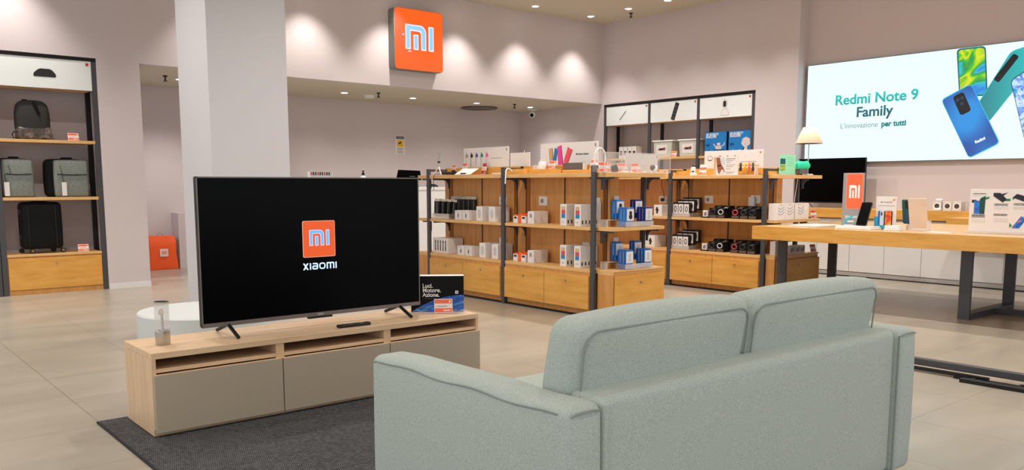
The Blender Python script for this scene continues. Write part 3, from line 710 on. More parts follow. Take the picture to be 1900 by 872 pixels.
# front row, bay 2 -----------------------------------------------------------------
def orange_box(loc, label): return goods('razor_pack', label, 'box', loc, -90, .062, .045, .066, CARD, [('black_picture', INK, (.012, .05, .040, .058))], 'orange and white packs')
for lv, z in (('upper', ZM), ('lower', ZB)):
    for c in range(2):
        for r in range(3):
            t = orange_box((5.02 + .05 * r, 5.965 - .115 * c, z), ['front', 'middle', 'rear'][r] + ' white pack with orange lid, ' + ('left' if c == 0 else 'right') + ' file, ' + lv + ' shelf')
            M().box(.002, .06, .002, .043, .066, .076, .002).make('orange_lid', ORP, t)
    for r in range(5):
        t = thing('orange_holder', ORD[r] + ' orange holder from the front between white packs, ' + lv + ' shelf', 'holder', (5.024 + .036 * r, 5.898, z), -90, 'orange holders')
        M().box(0, .045, 0, .03, 0, .07, .003).prism(rrect(.004, .041, .06, .086, .008), .008, .022).make('holder_body', ORP, t)
    for k in range(2):
        t = goods('power_bank_box', ('front' if k == 0 else 'rear') + ' white landscape box beside the orange packs, ' + lv + ' shelf of the second bay', 'box', (5.015 + .088 * k, 5.755, z), -90, .085, .086, .112, CARD, [('grey_picture', GINK, (.03, .055, .055, .09)), ('print_line', BUDO, (.06, .064, .02, .09))], 'white landscape boxes')
        M().prism([(0, 0), (.03, 0), (.0, .07)], 0, .0012).xf(Matrix.Translation((.0852, .004, .01)) @ Matrix.Rotation(R(90), 4, 'Z')).make('side_print', GREYP, t)
SW1, SW2, SW3 = mat('swatch_sand', (206, 170, 132), .6), mat('swatch_red', (206, 74, 84), .6), mat('swatch_blue', (24, 128, 176), .6)
def speaker_box(loc, label):
    t = goods('speaker_box', label, 'box', loc, -90, .078, .041, .185, CARD, [('sand_swatch', SW1, (.016, .062, .135, .165)), ('red_swatch', SW2, (.016, .062, .100, .134)), ('blue_swatch', SW3, (.016, .062, .066, .099)), ('print_line', GINK, (.02, .05, .03, .034))], 'white boxes with coloured swatches')
    M().box(.0775, .0788, .014, .028, .018, .05).make('black_tab', INK, t)
    return t
for lv, z in (('upper', ZM), ('lower', ZB)):
    for c, x in enumerate((5.32, 5.145)):
        row_back(lambda l, x=x: speaker_box((5.012, x, z), l), 5, .0418, '%s tall white box with coloured swatches, ' + ('left' if c == 0 else 'right') + ' file, ' + lv + ' shelf', 'white boxes with coloured swatches')
    goods('leaflet', 'narrow white card standing behind the swatch boxes, ' + lv + ' shelf', 'card', (5.215, 5.12 if lv == 'upper' else 5.25, z), -90, .09, .004, .205, CARDS)
# front row end unit: blue pouches ----------------------------------------------------
LBLUE = mat('light_blue_pouch', (16, 118, 204), .3, noise=.06); DBLUE = mat('dark_blue_pouch', (16, 40, 134), .3, noise=.08); MBLUE = mat('mid_blue_pouch', (8, 98, 182), .3, noise=.06)
def blue_pouch(loc, label, body, picture):
    t = thing('blue_earphone_pouch', label, 'pouch', loc, 0, 'blue pouches on the end unit')
    m = soft_box(0, .088, .001, .031, 0, .16, .006, 1, .003); m.make('pouch', body, t, True)
    M().box(.002, .086, -.002, .001, .048, .146, .0006).make('white_card', CARD, t)
    if picture == 'dark': M().prism(ell(.044, .112, .017, .018), -.0032, -.001).prism(ell(.044, .082, .021, .021), -.0036, -.001).prism(ell(.044, .097, .010, .012), -.0038, -.001).make('black_picture', INK, t)
    else: M().prism(ell(.044, .11, .015, .018), -.0032, -.001).prism(ell(.044, .078, .017, .018), -.0036, -.001).make('grey_picture', GREYP, t)
    return t
for lv, z in (('upper', ZM), ('lower', ZB)):
    tray('clear tray of blue pouches on the end unit, ' + lv + ' shelf', (5.20, 4.722, z), 0, .345, .112, .05, .045)
    for r, (y, zz) in enumerate(((4.727, z + .004), (4.842, z + .065))):
        for c, x in enumerate((5.212, 5.445)):
            bodycol = (LBLUE if c == 0 else DBLUE) if lv == 'upper' else MBLUE
            for k in range(3 if r == 0 else 2):
                lab = '%s blue pouch, %s one deep, %s %s corner, %s shelf of end unit' % (('light' if c == 0 else 'dark') if lv == 'upper' else 'bright', ['front', 'second', 'third'][k], ('front' if r == 0 else 'back'), ('left' if c == 0 else 'right'), lv)
                if k == 0: p0 = blue_pouch((x, y, zz), lab, bodycol, 'dark' if (c == 0 and lv == 'upper') else 'pale')
                else: dup(p0, (x, y + .034 * k, zz), lab)
    t = thing('riser_block', 'clear riser block under the back blue pouches, ' + lv + ' shelf of the end unit', 'riser', (5.10, 4.838, z + .001), 0, 'clear riser blocks')
    M().box(0, .005, 0, .078, 0, .06).box(0, .44, 0, .078, .055, .06).make('riser', CLEARE, t)
    goods('adapter_box', 'narrow white box standing behind the blue pouches, ' + lv + ' shelf of the end unit', 'box', (5.262, 4.917, z + .065), 0, .058, .006, .19, CARD)
# rear row, bay at the left -------------------------------------------------------------
FIG = [(.03, .03), (.06, .028), (.056, .05), (.068, .056), (.066, .075), (.058, .08), (.056, .1), (.034, .1), (.032, .082), (.022, .072), (.03, .06), (.036, .052)]
goods('figure_box', 'white box with one black figure, middle shelf of the rear row left of the post', 'box', (7.36, 6.265, ZM), -90, .115, .16, .125, CARD, [('black_picture', INK, FIG)])
t = goods('figure_box', 'wide white box with two black figures, lower shelf of the rear row', 'box', (7.36, 6.455, ZB - .01 + .01), -90, .21, .2, .13, CARD, [('black_picture', INK, FIG), ('black_picture', INK, [(x + .1, z) for x, z in FIG])])
# rear row, main bay: zero boxes -----------------------------------------------------------
def zero_box(loc, label):
    t = goods('watch_band_box', label, 'box', loc, -90, .074, .05, .135, BLACK, [('white_card', CARD, (.004, .07, .015, .118))], 'black boxes with a zero')
    o_, i_ = ell(.037, .066, .018, .032, 20), ell(.037, .066, .010, .023, 20); m = M()
    for k in range(20): m.prism([o_[k], o_[(k + 1) % 20], i_[(k + 1) % 20], i_[k]], -.002, .0005)
    m.make('zero_picture', INK, t); return t
for lv, z in (('upper', ZM), ('lower', ZB)):
    tray('clear tray of black zero boxes, ' + lv + ' shelf of the rear row', (7.346, 6.005, z), -90, .255, .2, .045, .045)
    for r, (xx, yy, zz) in enumerate(((7.356, 5.99, z + .021), (7.411, 5.965, z + .051), (7.466, 5.94, z + .076))):
        for c in range(3):
            lab = '%s black box with white zero card, %s line, %s shelf' % (['left', 'middle', 'right'][c], ['front', 'second', 'back'][r], lv)
            if r == 0 and c == 0: zb = zero_box((xx, yy, zz), lab)
            else: dup(zb, (xx, yy - .075 * c, zz), lab, group='black boxes with a zero')
    t = thing('riser_block', 'stepped clear riser under the zero boxes, ' + lv + ' shelf of the rear row', 'riser', (7.356, 5.996, z + .004), -90, 'clear riser blocks')
    M().prismx([(0, 0), (.16, 0), (.16, .071), (.108, .071), (.108, .046), (.053, .046), (.053, .016), (0, .016)], 0, .238).make('riser', CLEAR, t)
    goods('strap_box', 'small white box with black straps beside the smartwatch boxes, ' + lv + ' shelf', 'box', (7.36, 5.585, z + .012), -90, .062, .03, .068, CARD, [('black_picture', INK, (.016, .026, .012, .045)), ('black_picture', INK, (.034, .046, .012, .052))])
    t = thing('display_stand', 'black stand under the small white strap box, ' + lv + ' shelf', 'stand', (7.35, 5.60, z), -90, 'black display stands')
    M().box(0, .1, 0, .05, 0, .012, .002).make('stand_body', BLACK, t)
    spec = [(5.495, 'black', 0), (5.395, 'white', 0), (5.215, 'red', 1), (5.113, 'black', 1), (5.011, 'black', 1)]
    RC = {'black': mat('ring_dark', (52, 50, 50), .4), 'white': mat('ring_white', (226, 222, 218), .4), 'red': mat('ring_red', (226, 70, 70), .4)}
    for k, (x, cl, g) in enumerate(spec):
        for r in range(2):
            lab = '%s smartwatch box from the left with %s ring, %s line, %s shelf' % (ORD[k], 'dark' if cl == 'black' else cl, 'front' if r == 0 else 'back', lv)
            t = thing('smartwatch_box', lab, 'box', (7.35 + .09 * r, x, z + .0 + (.02 * r)), -90, 'black smartwatch boxes')
            M().box(0, .098, 0, .085, 0, .105 if r == 0 else .11, .002).make('carton', MATTE, t)
            if r: M().box(0, .098, .0, .085, -.02, 0).make('stand_foot', BLACK, t)
            M().box(.006, .092, -.001, .0005, .004, .032).make('clear_label', mat('label_brown', (88, 78, 74), .4), t)
            M().tube([(.049 + .03 * math.cos(a_ * math.pi / 10), -.003, .066 + .024 * math.sin(a_ * math.pi / 10)) for a_ in range(20)], 0.0044, 6, True).make('strap_ring', RC[cl], t, True)
            strip_row(M(), .05, .088, .098, 3, .003, -.001, .0005).make('print_dots', GINK, t)
ZS = ZT + .001; ZRZ = 1.291
# ---------------------------------------------------------------- on top of the front row
def board(name, label, loc, rz, wd, ht, th=.006, group=None, tilt=0):
    t = thing(name, label, 'display board', loc, rz, group)
    M().box(0, wd, 0, th, 0, ht, .001).make('board', CARD, t)
    return t
t = board('display_board', 'white display board with five coloured earphones on the front row', (5.24, 7.02, ZRZ), -90, .725, .195)
for k, c in enumerate(((150, 146, 146), (22, 20, 22), (96, 70, 160), (0, 140, 120), (240, 90, 150))):
    mm = mat('earphone_ink_%d' % k, c, .5, noise=.05); x = .045 + .084 * k
    m = M().prism(ell(x + .008, .118, .020, .019, 14), -.001, .0005).prism([(x - .016, .11), (x + .004, .10), (x + .006, .15), (x - .002, .152)], -.0014, .0005).prism([(x - .012, .008), (x - .009, .008), (x - .004, .112), (x - .010, .112)], -.0012, .0005)
    m.make('earphone_picture', mm, t)
strip_row(M(), .45, .62, .085, 6, .005).make('small_print', GINK, t)
M().box(.685, .70, -.001, .0005, .155, .18).make('badge', GINK, t)
t = board('blank_board', 'plain white board standing between the earphone and speaker boards', (5.26, 6.292, ZRZ), -90, .285, .13)
M().box(.0, .285, .006, .03, 0, .004).make('board_foot', CLEARE, t); M().box(.20, .205, .0, .006, .13, .15).make('clip', CLEARE, t)
t = board('display_board', 'white display board with slanted coloured speakers on the front row', (5.24, 5.835, ZRZ), -90, .745, .20)
for k, (c, p) in enumerate((((206, 160, 110), [(.128, .02), (.172, .02), (.158, .158), (.112, .15)]), ((20, 118, 176), [(.172, .045), (.205, .03), (.232, .145), (.196, .16)]), ((226, 70, 150), [(.242, .004), (.300, .006), (.275, .178), (.228, .165)]), ((228, 82, 96), [(.312, .03), (.362, .012), (.42, .135), (.368, .16)]))):
    m = M().prism(p, -.001 - .0004 * k, .0005); m.make('speaker_picture', mat('speaker_ink_%d' % k, c, .5, noise=.05), t)
    q = [p[1], (p[1][0] + .008, p[1][1] + .004), (p[2][0] + .008, p[2][1] - .002), p[2]]; M().prism(q, -.001 - .0004 * k, .0005).make('speaker_edge_picture', mat('speaker_edge_%d' % k, tuple(int(v * .62) for v in c), .5), t)
text('lettering', 'Mi Outdoor Speaker', .022, .47, .088, -.001, INK, t, 'LEFT', .0002, .85)
M().box(.70, .716, -.001, .0005, .155, .182).make('badge', GINK, t)
def block(label, x, y, dp, wd, h, z=ZS):
    o = M().box(0, wd, 0, dp, 0, h, .002).make('wooden_block', OAK, loc=(x, y, z), rz=R(-90)); return tag(o, label, 'block', 'oak display blocks')
block('oak block under the two left price cards on the front row', 5.13, 7.12, .06, .30, .03)
block('low oak box with a slot just right of the front row centre post', 5.05, 6.04, .05, .18, .045)
block('oak block carrying the white jar and cards on the front row', 5.10, 5.83, .08, .42, .04)
block('oak block carrying the grey red-ended box on the front row', 5.10, 5.395, .08, .40, .03)
price_card((5.15, 7.085, ZS + .031), -90, 'leftmost orange price card on top of the front row, beside the tripod', .075, .075)
price_card((5.14, 6.885, ZS + .031), -90, 'orange price card under the earphone board, right of the black selfie stick', .085, .09)
price_card((5.18, 6.62, ZS), -90, 'bright red price card in front of the purple and teal earphones', .075, .12, 'orange price cards', ('R', 'W', 'R'))
price_card((5.135, 5.57, ZS + .041), -90, 'orange price card in front of the sand coloured speaker picture', .085, .075)
price_card((5.14, 5.055, ZS + .031), -90, 'orange price card at the right end of the speaker board', .085, .085)
o = thing('selfie_tripod', 'small white tripod with a phone clamp at the left end of the front row', 'tripod', (5.06, 7.215, ZS), -90)
for a in (100, 215, 335): M().tube([(0, 0, .085), (.075 * math.cos(R(a)), .04 * math.sin(R(a)), .005)], .006, 8).make('leg', WHITE, o, True)
M().tube([(0, 0, .08), (.002, 0, .15), (.006, 0, .19)], .007, 8).make('stem', CHROME, o, True); M().box(-.012, .02, -.008, .008, .125, .142, .002).make('hinge', BLACK, o)
M().box(-.016, .034, -.008, .008, .185, .195, .002).box(-.022, .04, -.008, .008, .215, .223, .002).box(.006, .014, -.004, .004, .19, .22).make('phone_clamp', CHROME, o)
o = thing('selfie_stick', 'thick black selfie stick lying across the left end of the front row top', 'selfie stick', (5.075, 7.19, ZS + .018), -90)
M().cyl((.0, 0, 0), .014, .19, 'x', seg=16).make('grip', BLACK, o, True); M().cyl((.19, 0, 0), .017, .06, 'x', seg=16).box(.2, .23, -.012, .012, .012, .03).make('head', BLACK, o, True)
M().tube([(.02, -.012, -.006), (.012, -.095, -.01), (.01, -.11, -.06), (.022, -.112, -.17)], .003, 6).make('strap', BLACK, o, True)
o = M().prismx([(-.02, .002), (.09, .062), (.092, .06), (-.018, 0)], 0, .26).make('leaflet', CARD, loc=(5.02, 6.86, ZS), rz=R(-90)); tag(o, 'white leaflet leaning flat under the earphone board', 'leaflet')
o = M().box(0, .085, 0, .03, 0, .018, .006).make('earphone_case', BLACK, loc=(5.005, 6.77, ZS), rz=R(-88)); tag(o, 'small flat black gadget at the shelf edge below the earphone board', 'gadget')
o = M().box(0, .13, 0, .04, 0, .012, .004).make('power_strip', WHITE, loc=(5.01, 6.27, ZS), rz=R(-90)); tag(o, 'slim white gadget lying just left of the front row centre post', 'gadget')
o = thing('speaker_jar', 'white jar shaped speaker on an oak block, front row top', 'speaker', (5.14, 5.70, ZS + .041), -90)
M().lathe([(.034, 0), (.036, .01), (.036, .055), (.030, .065), (.028, .067), (0, .067)]).make('jar_body', WHITE, o, True); M().lathe([(.026, .067), (.026, .085), (.0, .087)]).make('jar_lid', CLEARE, o, True)
goods('small_box', 'tiny white box on the oak block left of the white jar', 'box', (5.13, 5.815, ZS + .041), -90, .06, .03, .035, CARD, [('print_line', GREYP, (.01, .05, .008, .027))])
t = goods('bar_speaker', 'dark grey bar speaker with a red end in front of the speaker board', 'speaker', (5.125, 5.40, ZS + .031), -90, .235, .04, .06, ALU, [])
M().box(-.012, 0, -.001, .041, 0, .06, .002).make('red_end', RED, t); M().box(.235, .25, 0, .04, 0, .055, .002).make('white_end', CARD, t)
o = M().tube([(0, .06, .02), (0, .03, .045), (0, -.005, .048), (0, -.02, .03), (.004, -.026, -.02), (0, -.028, -.09)], .0065, 8).make('white_strap', WHITE, None, True, loc=(4.985, 6.005, ZS), rz=R(-90)); tag(o, 'white looped strap hanging over the edge right of the front row centre post', 'strap')
# acrylic case on the end unit
t = thing('acrylic_case', 'long clear acrylic display case on the front row end unit', 'display case', (4.945, 4.735, ZS), 0)
m = M()
for a, b in (((0, 0), (0, .165)), ((.82, 0), (.82, .165))): m.box(a[0], a[0] + .005, 0, .005, 0, .165)
m.box(0, .825, 0, .005, .160, .165).box(0, .825, 0, .005, 0, .005).box(0, .005, 0, .14, .160, .165).box(.82, .825, 0, .14, .160, .165).box(.21, .214, 0, .004, 0, .165)
m.make('case_edges', CLEARE, t)
M().box(.005, .82, .001, .003, .005, .16).make('case_front', CLEAR, t); M().box(.005, .82, .137, .139, .005, .165).make('case_back', CLEAR, t); M().box(.005, .82, .005, .137, .160, .164).make('case_top', CLEAR, t)
M().prism([(.665, .105), (.675, .105), (.675, .145), (.665, .145)], -.001, .001).box(.69, .72, -.001, .001, .12, .124).make('white_print', CARD, t)
for k, (x, y, wd, h) in enumerate(((5.015, 4.80, .095, .09), (5.10, 4.835, .05, .085), (5.255, 4.82, .09, .085), (5.40, 4.80, .085, .085), (5.745, 4.765, .05, .03))):
    price_card((x, y, ZS), -20, ['leftmost orange price card inside the clear case', 'narrow orange price card behind the black earphone case', 'orange price card in the middle of the clear case', 'orange price card left of the small robot in the clear case', 'small flat orange price card at the right end of the clear case'][k], wd, h)
o = thing('earphone_case', 'upright black oval earphone case behind the clear case front', 'earphone case', (5.095, 4.755, ZS), 0)
M().prism(ell(0, .032, .032, .032, 20), 0, .02).prism(ell(.006, .024, .032, .024, 20), .002, .022).make('case_shell', BLACK, o)
o = thing('robot_ball', 'round white and dark toy robot in the right part of the clear case', 'toy', (5.615, 4.78, ZS), 0)
M().sph((0, 0, .036), .033, (1, .8, 1)).make('body', WHITE, o, True); M().sph((-.018, .004, .046), .030, (1, .8, .9)).make('dark_cap', mat('dark_brown_plastic', (56, 40, 38), .4), o, True)
M().cyl((.012, -.031, .044), .005, .006, 'y').cyl((.01, -.031, .022), .006, .006, 'y').make('eyes', BLACK, o); M().box(-.06, -.01, -.004, .004, .01, .02, .003).make('paw', WHITE, o)
for k, x in enumerate((5.19, 5.24, 5.30, 5.46)):
    o = M().box(-.02, .02, -.012, .012, 0, .014, .005, 3).make('earbud_pair', WHITE, None, True, loc=(x, 4.762, ZS), rz=R(20 * k)); tag(o, ['first', 'second', 'third', 'fourth'][k] + ' tiny white earbud piece from the left inside the clear case', 'earbuds', 'earbud pieces in the case')
o = thing('headphones', 'white over-ear headphones standing behind the clear case', 'headphones', (5.135, 4.968, ZS), 0)
M().tube([(.062 * math.cos(R(a)), 0, .135 + .072 * math.sin(R(a))) for a in range(0, 181, 12)], .007, 8).box(-.069, -.055, -.006, .006, .06, .137, .003).box(.055, .069, -.006, .006, .06, .137, .003).make('headband', WHITE, o, True)
M().cyl((-.075, 0, .055), .032, .022, 'x').make('ear_cup', WHITE, o, True); M().cyl((.053, 0, .055), .032, .022, 'x').make('ear_cup', WHITE, o, True)
M().box(-.02, .02, -.02, .02, 0, .006).box(-.004, .004, -.004, .004, .006, .2).make('stand', CLEARE, o)
t = board('blank_board', 'pale board standing behind the right half of the clear case', (5.345, 4.8757, ZS), 0, .42, .165); strip_row(M(), .06, .25, .06, 6, .004).make('small_print', GREYP, t); M().box(.40, .41, -.001, .0005, .135, .15).make('badge', RED, t)

# ---------------------------------------------------------------- on top of the rear row
t = board('display_board', 'white display board behind the wrist picture on the rear row', (7.60, 5.765, ZRZ), -90, .745, .19)
m = M(); o_, i_ = ell(.075, .11, .034, .03, 16), ell(.075, .11, .028, .024, 16)
for k in range(16): m.prism([o_[k], o_[(k + 1) % 16], i_[(k + 1) % 16], i_[k]], -.001, .0005)
m.box(.05, .10, -.001, .0005, .085, .095).make('grey_picture', GINK, t)
M().prism([(.15, 0), (.16, 0), (.168, .10), (.205, .135), (.17, .13), (.142, .105)], -.001, .0005).make('black_picture', INK, t)
strip_row(M(), .47, .66, .065, 6, .005).make('small_print', GINK, t); M().prism(rrect(.70, .716, .152, .168, .003), -.001, .0005).make('badge', RED, t)
t = board('picture_stand', 'white stand with a picture of a wrist wearing a black band', (7.40, 5.49, ZS), -90, .30, .195, .01)
M().box(-.02, .30, -.03, .05, 0, .004).make('stand_foot', CLEARE, t); M().box(0, .03, -.001, .0005, .005, .19).make('orange_edge', SW1, t)
SKIN = mat('wrist_ink', (150, 82, 62), .6, noise=.12, nscale=60)
M().prism([(.03, .185), (.075, .185), (.095, .115), (.125, .075), (.142, .035), (.135, .03), (.118, .06), (.098, .055), (.07, .008), (.055, .03), (.045, .08)], -.0012, .0005).make('wrist_picture', SKIN, t)
M().prism([(.045, .102), (.088, .112), (.09, .098), (.047, .088)], -.0018, .0005).make('band_picture', INK, t)
M().prism([(.09, .19), (.13, .19), (.14, .1), (.1, .12)], -.0009, .0005).prism([(.075, .008), (.13, .008), (.14, .05), (.1, .05)], -.0009, .0005).make('pale_picture', mat('pale_blue_ink', (198, 208, 212), .6), t)
m = M()
for k, z in enumerate((.165, .148, .128, .104, .086, .064, .03, .018)): strip_row(m, .155, .155 + .12 - .03 * (k % 3), z, 4, .005 if k else .008)
m.make('small_print', GINK, t)
for x in (.07, .16, .25): M().box(x, x + .02, -.001, .002, .195, .201).make('clip', INK, t)
o = thing('band_rail', 'pale wooden rail carrying a row of strap rings on the rear row', 'rail', (7.50, 5.36, ZS), -90)
M().cyl((.0, .0, .102), .008, .35, 'x', seg=10).make('rail', OAKE, o); M().box(.0, .02, -.012, .03, 0, .09).box(.31, .33, -.012, .03, 0, .09).box(.0, .33, -.02, .05, .0, .005).make('rail_support', CLEARE, o)
for k, (y, c, n) in enumerate(((5.225, (40, 36, 34), 'leftmost dark strap ring with pale lining'), (5.172, (240, 190, 30), 'yellow strap ring'), (5.122, (242, 120, 80), 'orange strap ring'), (5.075, (60, 50, 44), 'rightmost dark strap ring with pale lining'))):
    o = M().tube([(.006 * math.sin(3 * a_), .030 * math.cos(a_ * math.pi / 9), .0 + .036 * math.sin(a_ * math.pi / 9)) for a_ in range(18)], .009, 8, True).make('strap_ring', mat('strap_ring_%d' % k, c, .5), None, True, loc=(7.50, y, ZS + .085), rz=R(-60)); tag(o, n + ' on the wooden rail of the rear row', 'strap ring')
price_card((7.42, 5.655, ZS), -90, 'pale orange price card left of the wrist picture stand', .095, .12, cols=('W', 'O', 'W', 'O'))
o = thing('watch_on_stand', 'white smartwatch with black strap upright beside the price card, rear row', 'watch', (7.42, 5.775, ZS), -90)
M().prism(rrect(-.03, .03, .03, .095, .02), -.006, .006).make('watch_case', WHITE, o); M().tube([(-.024, 0, .02), (-.032, .01, .06), (-.02, .012, .1), (.01, .012, .104), (.024, .008, .095)], .008, 8).make('strap', BLACK, o, True); M().box(-.03, .03, -.02, .03, 0, .03, .004).make('stand', WHITE, o)
M().box(-.015, .018, -.008, -.005, .036, .05).make('watch_mark', INK, o)
block('small oak block with a slot at the left end of the rear row top', 7.40, 5.985, .05, .12, .05)

# ---------------------------------------------------------------- rear row end unit
t = thing('gift_card_stand', 'green glowing acrylic card stand with a small picture beside the table lamp', 'stand', (7.445, 4.73, ZS), 0)
M().box(0, .285, 0, .004, .004, .20).make('green_card', mat('mint_acrylic', (160, 236, 196), .3, noise=.03), t); M().box(-.05, .27, -.03, .05, 0, .005, .002).make('clear_foot', CLEARE, t)
M().box(.01, .10, -.001, .0005, .105, .16).make('teal_picture', mat('dark_teal_ink', (10, 92, 110), .5), t); M().box(.01, .10, -.001, .0005, .04, .1).make('yellow_picture', ramp_mat('yellow_green_ink', [(.4, (40, 150, 90)), (.6, (210, 200, 50))], (40, 40, 40), .5), t)
m = M()
for z in (.17, .15, .13, .11, .09): strip_row(m, .13, .25, z, 4, .004)
m.make('small_print', mat('mint_ink', (110, 200, 160), .5), t)
o = thing('green_scrunchie', 'mint green ruffled roll on a small grey stand, right of the green card', 'accessory', (7.845, 4.722, ZS), 0)
m = M()
for k in range(13): m.sph((-.085 + .0145 * k, 0, .092 + .006 * math.sin(k * 2.4)), .036, (.62, 1.05, 1.1 + .12 * math.sin(k * 1.9)), 12)
m.make('ruffled_roll', mat('mint_fabric', (40, 222, 172), .5, noise=.2, nscale=90, bump=.4), o, True); M().box(-.07, .03, -.02, .03, .005, .055, .003).box(.03, .06, -.02, .03, .005, .06).make('stand_body', ALU, o)
o.location.z += .006
o = thing('table_lamp', 'small white table lamp with a lit conical shade at the end of the rear row', 'lamp', (7.975, 4.735, ZS), 0)
M().lathe([(.055, 0), (.055, .006), (.05, .012), (0, .013)], (-.0, 0, 0)).make('lamp_base', LACQ, o, True); M().cyl((0, 0, .012), .006, .40, seg=12).make('lamp_pole', CHROME, o)
SHADE = mat('lamp_shade_fabric', (232, 208, 192), .9, noise=.03, nscale=60)
_nt = SHADE.node_tree; _tr = _nt.nodes.new('ShaderNodeBsdfTranslucent'); _mx = _nt.nodes.new('ShaderNodeMixShader'); _mx.inputs[0].default_value = .5
_tr.inputs[0].default_value = lin((250, 222, 200)); _out = next(n for n in _nt.nodes if n.type == 'OUTPUT_MATERIAL'); _pb = next(n for n in _nt.nodes if n.type == 'BSDF_PRINCIPLED')
_nt.links.new(_pb.outputs[0], _mx.inputs[1]); _nt.links.new(_tr.outputs[0], _mx.inputs[2]); _nt.links.new(_mx.outputs[0], _out.inputs['Surface'])
M().lathe([(.138, .322), (.062, .486), (.059, .486), (.135, .322)], seg=40).make('lamp_shade', SHADE, o, True); M().sph((0, 0, .395), .024).make('bulb', GLOW, o, True)
l = bpy.data.lights.new('lamp_light', 'POINT'); l.energy = 1.3; l.color = (1, .87, .74); l.shadow_soft_size = .03; lo = bpy.data.objects.new('lamp_light', l); COL.objects.link(lo); lo.parent = o; lo.location.z = .445
o = M().tube([(0, 0, 0), (-.015, .005, -.1), (-.05, .0, -.24), (-.06, 0, -.40)], .004, 6).make('lamp_cable', LACQ, None, True, loc=(7.86, 4.775, 1.178), rz=0); tag(o, 'thin white cable hanging below the table lamp shelf', 'cable')
SQ = mat('squiggle_ink', (70, 96, 150), .5)
for k, x in enumerate((7.262, 7.425, 7.60)):
    t = goods('drone_box', ['left', 'middle', 'right'][k] + ' white box with blue squiggles on the rear row end shelf', 'box', (x + .09, 4.685 + .002 * k, ZM), 0, .155 if k < 2 else .26, .09, .165, CARD, [])
    m = M()
    for j in range(3): m.tube([(.03 + .02 * i + (.03 if k == 2 else 0), -.001, .125 - .028 * j - .018 * math.sin(i * .75)) for i in range(6)], .0022, 5)
    m.make('squiggle_print', SQ, t); strip_row(M(), .04, .11, .148, 4, .004).make('small_print', GINK, t)
price_card((8.085, 4.70, ZM), 0, 'white and red price card at the right end of the rear row end shelf', .11, .09, cols=('R', 'W', 'R'))
for k, x in enumerate((7.62, 7.72, 7.81)):
    t = goods('silver_pack', ['left', 'middle', 'right'][k] + ' clear silver pack on the low end unit behind the table leg', 'pack', (x, 4.686, ZB), 0, .092, .08, .085, CARDS, [('grey_picture', GINK, (.015, .05, .02, .06)), ('grey_picture', GINK, (.056, .08, .03, .07))])
price_card((8.10, 4.70, ZB), 0, 'red and white price card on the low end unit behind the table', .11, .085, cols=('R', 'W', 'R'))
t = goods('white_panel_box', 'tall white box on the low end unit left of the table leg', 'box', (7.385, 4.705, ZB), 0, .12, .06, .14, CARDS, [('print_line', GREYP, (.02, .1, .06, .064))])

# ---------------------------------------------------------------- right hand alcove
def knobbed(x0, x1, z0, z1, y, parent):
    d = M().box(x0, x1, y - .012, y, z0, z1, .0015).make('drawer_front', OAK, parent); knob((x0 + x1) / 2, z1 - .06, y - .012, d)
def alcove(label, loc, rz, n, bay, depth, post, ptop, pbot, shelves, rear):
    t = thing('alcove_shelving', label, 'shelving', loc, rz)
    L = n * bay + post
    M().box(0, L, 0, .03, ptop, ptop + .035).box(0, L, rear, rear + .03, ptop, ptop + .03).make('top_rail', BLACK, t)
    for k in range(n + 1):
        x = k * bay; M().box(x, x + post, 0, .03, 0, ptop, .002).make('post', STEEL, t); M().box(x, x + post, rear, rear + .03, 0, ptop, .002).make('post', BLACK, t)
    for k in range(n):
        a, b = k * bay + post, (k + 1) * bay
        M().box(a, b, .004, .016, pbot, ptop).make('sign_panel', mat('sign_panel_white', (230, 234, 234), .5, noise=.02), t)
        M().box(a, b, .016, rear, pbot, pbot + .012).make('panel_floor', OAKE, t)
        for z in shelves: M().box(a, b, .002, depth, z - .03, z, .0015).make('shelf', OAKE, t)
        M().box(a, b, .012, depth, 0, .41).make('base_carcass', OAKV, t); M().box(a, b, .0, depth, .39, .412, .001).make('base_top', OAKE, t)
        knobbed(a + .006, b - .006, .055, .372, .012, t)
        M().prism(rrect(b - .05, b - .022, ptop - .048, ptop - .02, .004), .002, .005).make('badge', RED, t)
    return t
A2 = alcove('wide alcove shelving in the right wall with three picture panels', (10.004, 9.602, 0), -90, 3, .927, .43, .05, 2.352, 2.058, (1.53, .99), .30)
M().prism([(.33, 2.14), (.345, 2.13), (.43, 2.215), (.46, 2.24), (.48, 2.275), (.455, 2.265), (.42, 2.23)], .002, .005).make('tool_picture', GINK, A2)
m = M().box(-.036, .036, 0, .003, -.13, .13).xf(Matrix.Translation((1.45, .001, 2.20)) @ Matrix.Rotation(R(20), 4, 'Y')); m.make('power_strip_picture', INK, A2)
m = M()
for k in range(4): m.box(-.026, .026, -.001, .001, -.11 + .055 * k, -.075 + .055 * k)
m.xf(Matrix.Translation((1.45, .0, 2.20)) @ Matrix.Rotation(R(20), 4, 'Y')).make('outlet_picture', mat('dark_grey_ink', (66, 62, 62), .6), A2)
M().prism(ell(2.335, 2.245, .046, .066, 20), .002, .005).prism([(2.265, 2.10), (2.28, 2.085), (2.395, 2.085), (2.41, 2.10), (2.385, 2.165), (2.34, 2.19), (2.29, 2.165)], .002, .005).make('camera_body_picture', mat('pale_grey_ink', (176, 180, 180), .6), A2)
M().prism(ell(2.335, 2.245, .040, .06, 20), .001, .004).prism([(2.272, 2.102), (2.285, 2.092), (2.39, 2.092), (2.402, 2.102), (2.38, 2.16), (2.34, 2.183), (2.295, 2.16)], .001, .004).make('camera_face_picture', WHITE, A2)
M().prism(rrect(2.31, 2.36, 2.20, 2.29, .025), 0, .003).make('camera_lens_picture', INK, A2)
ZA = 1.531
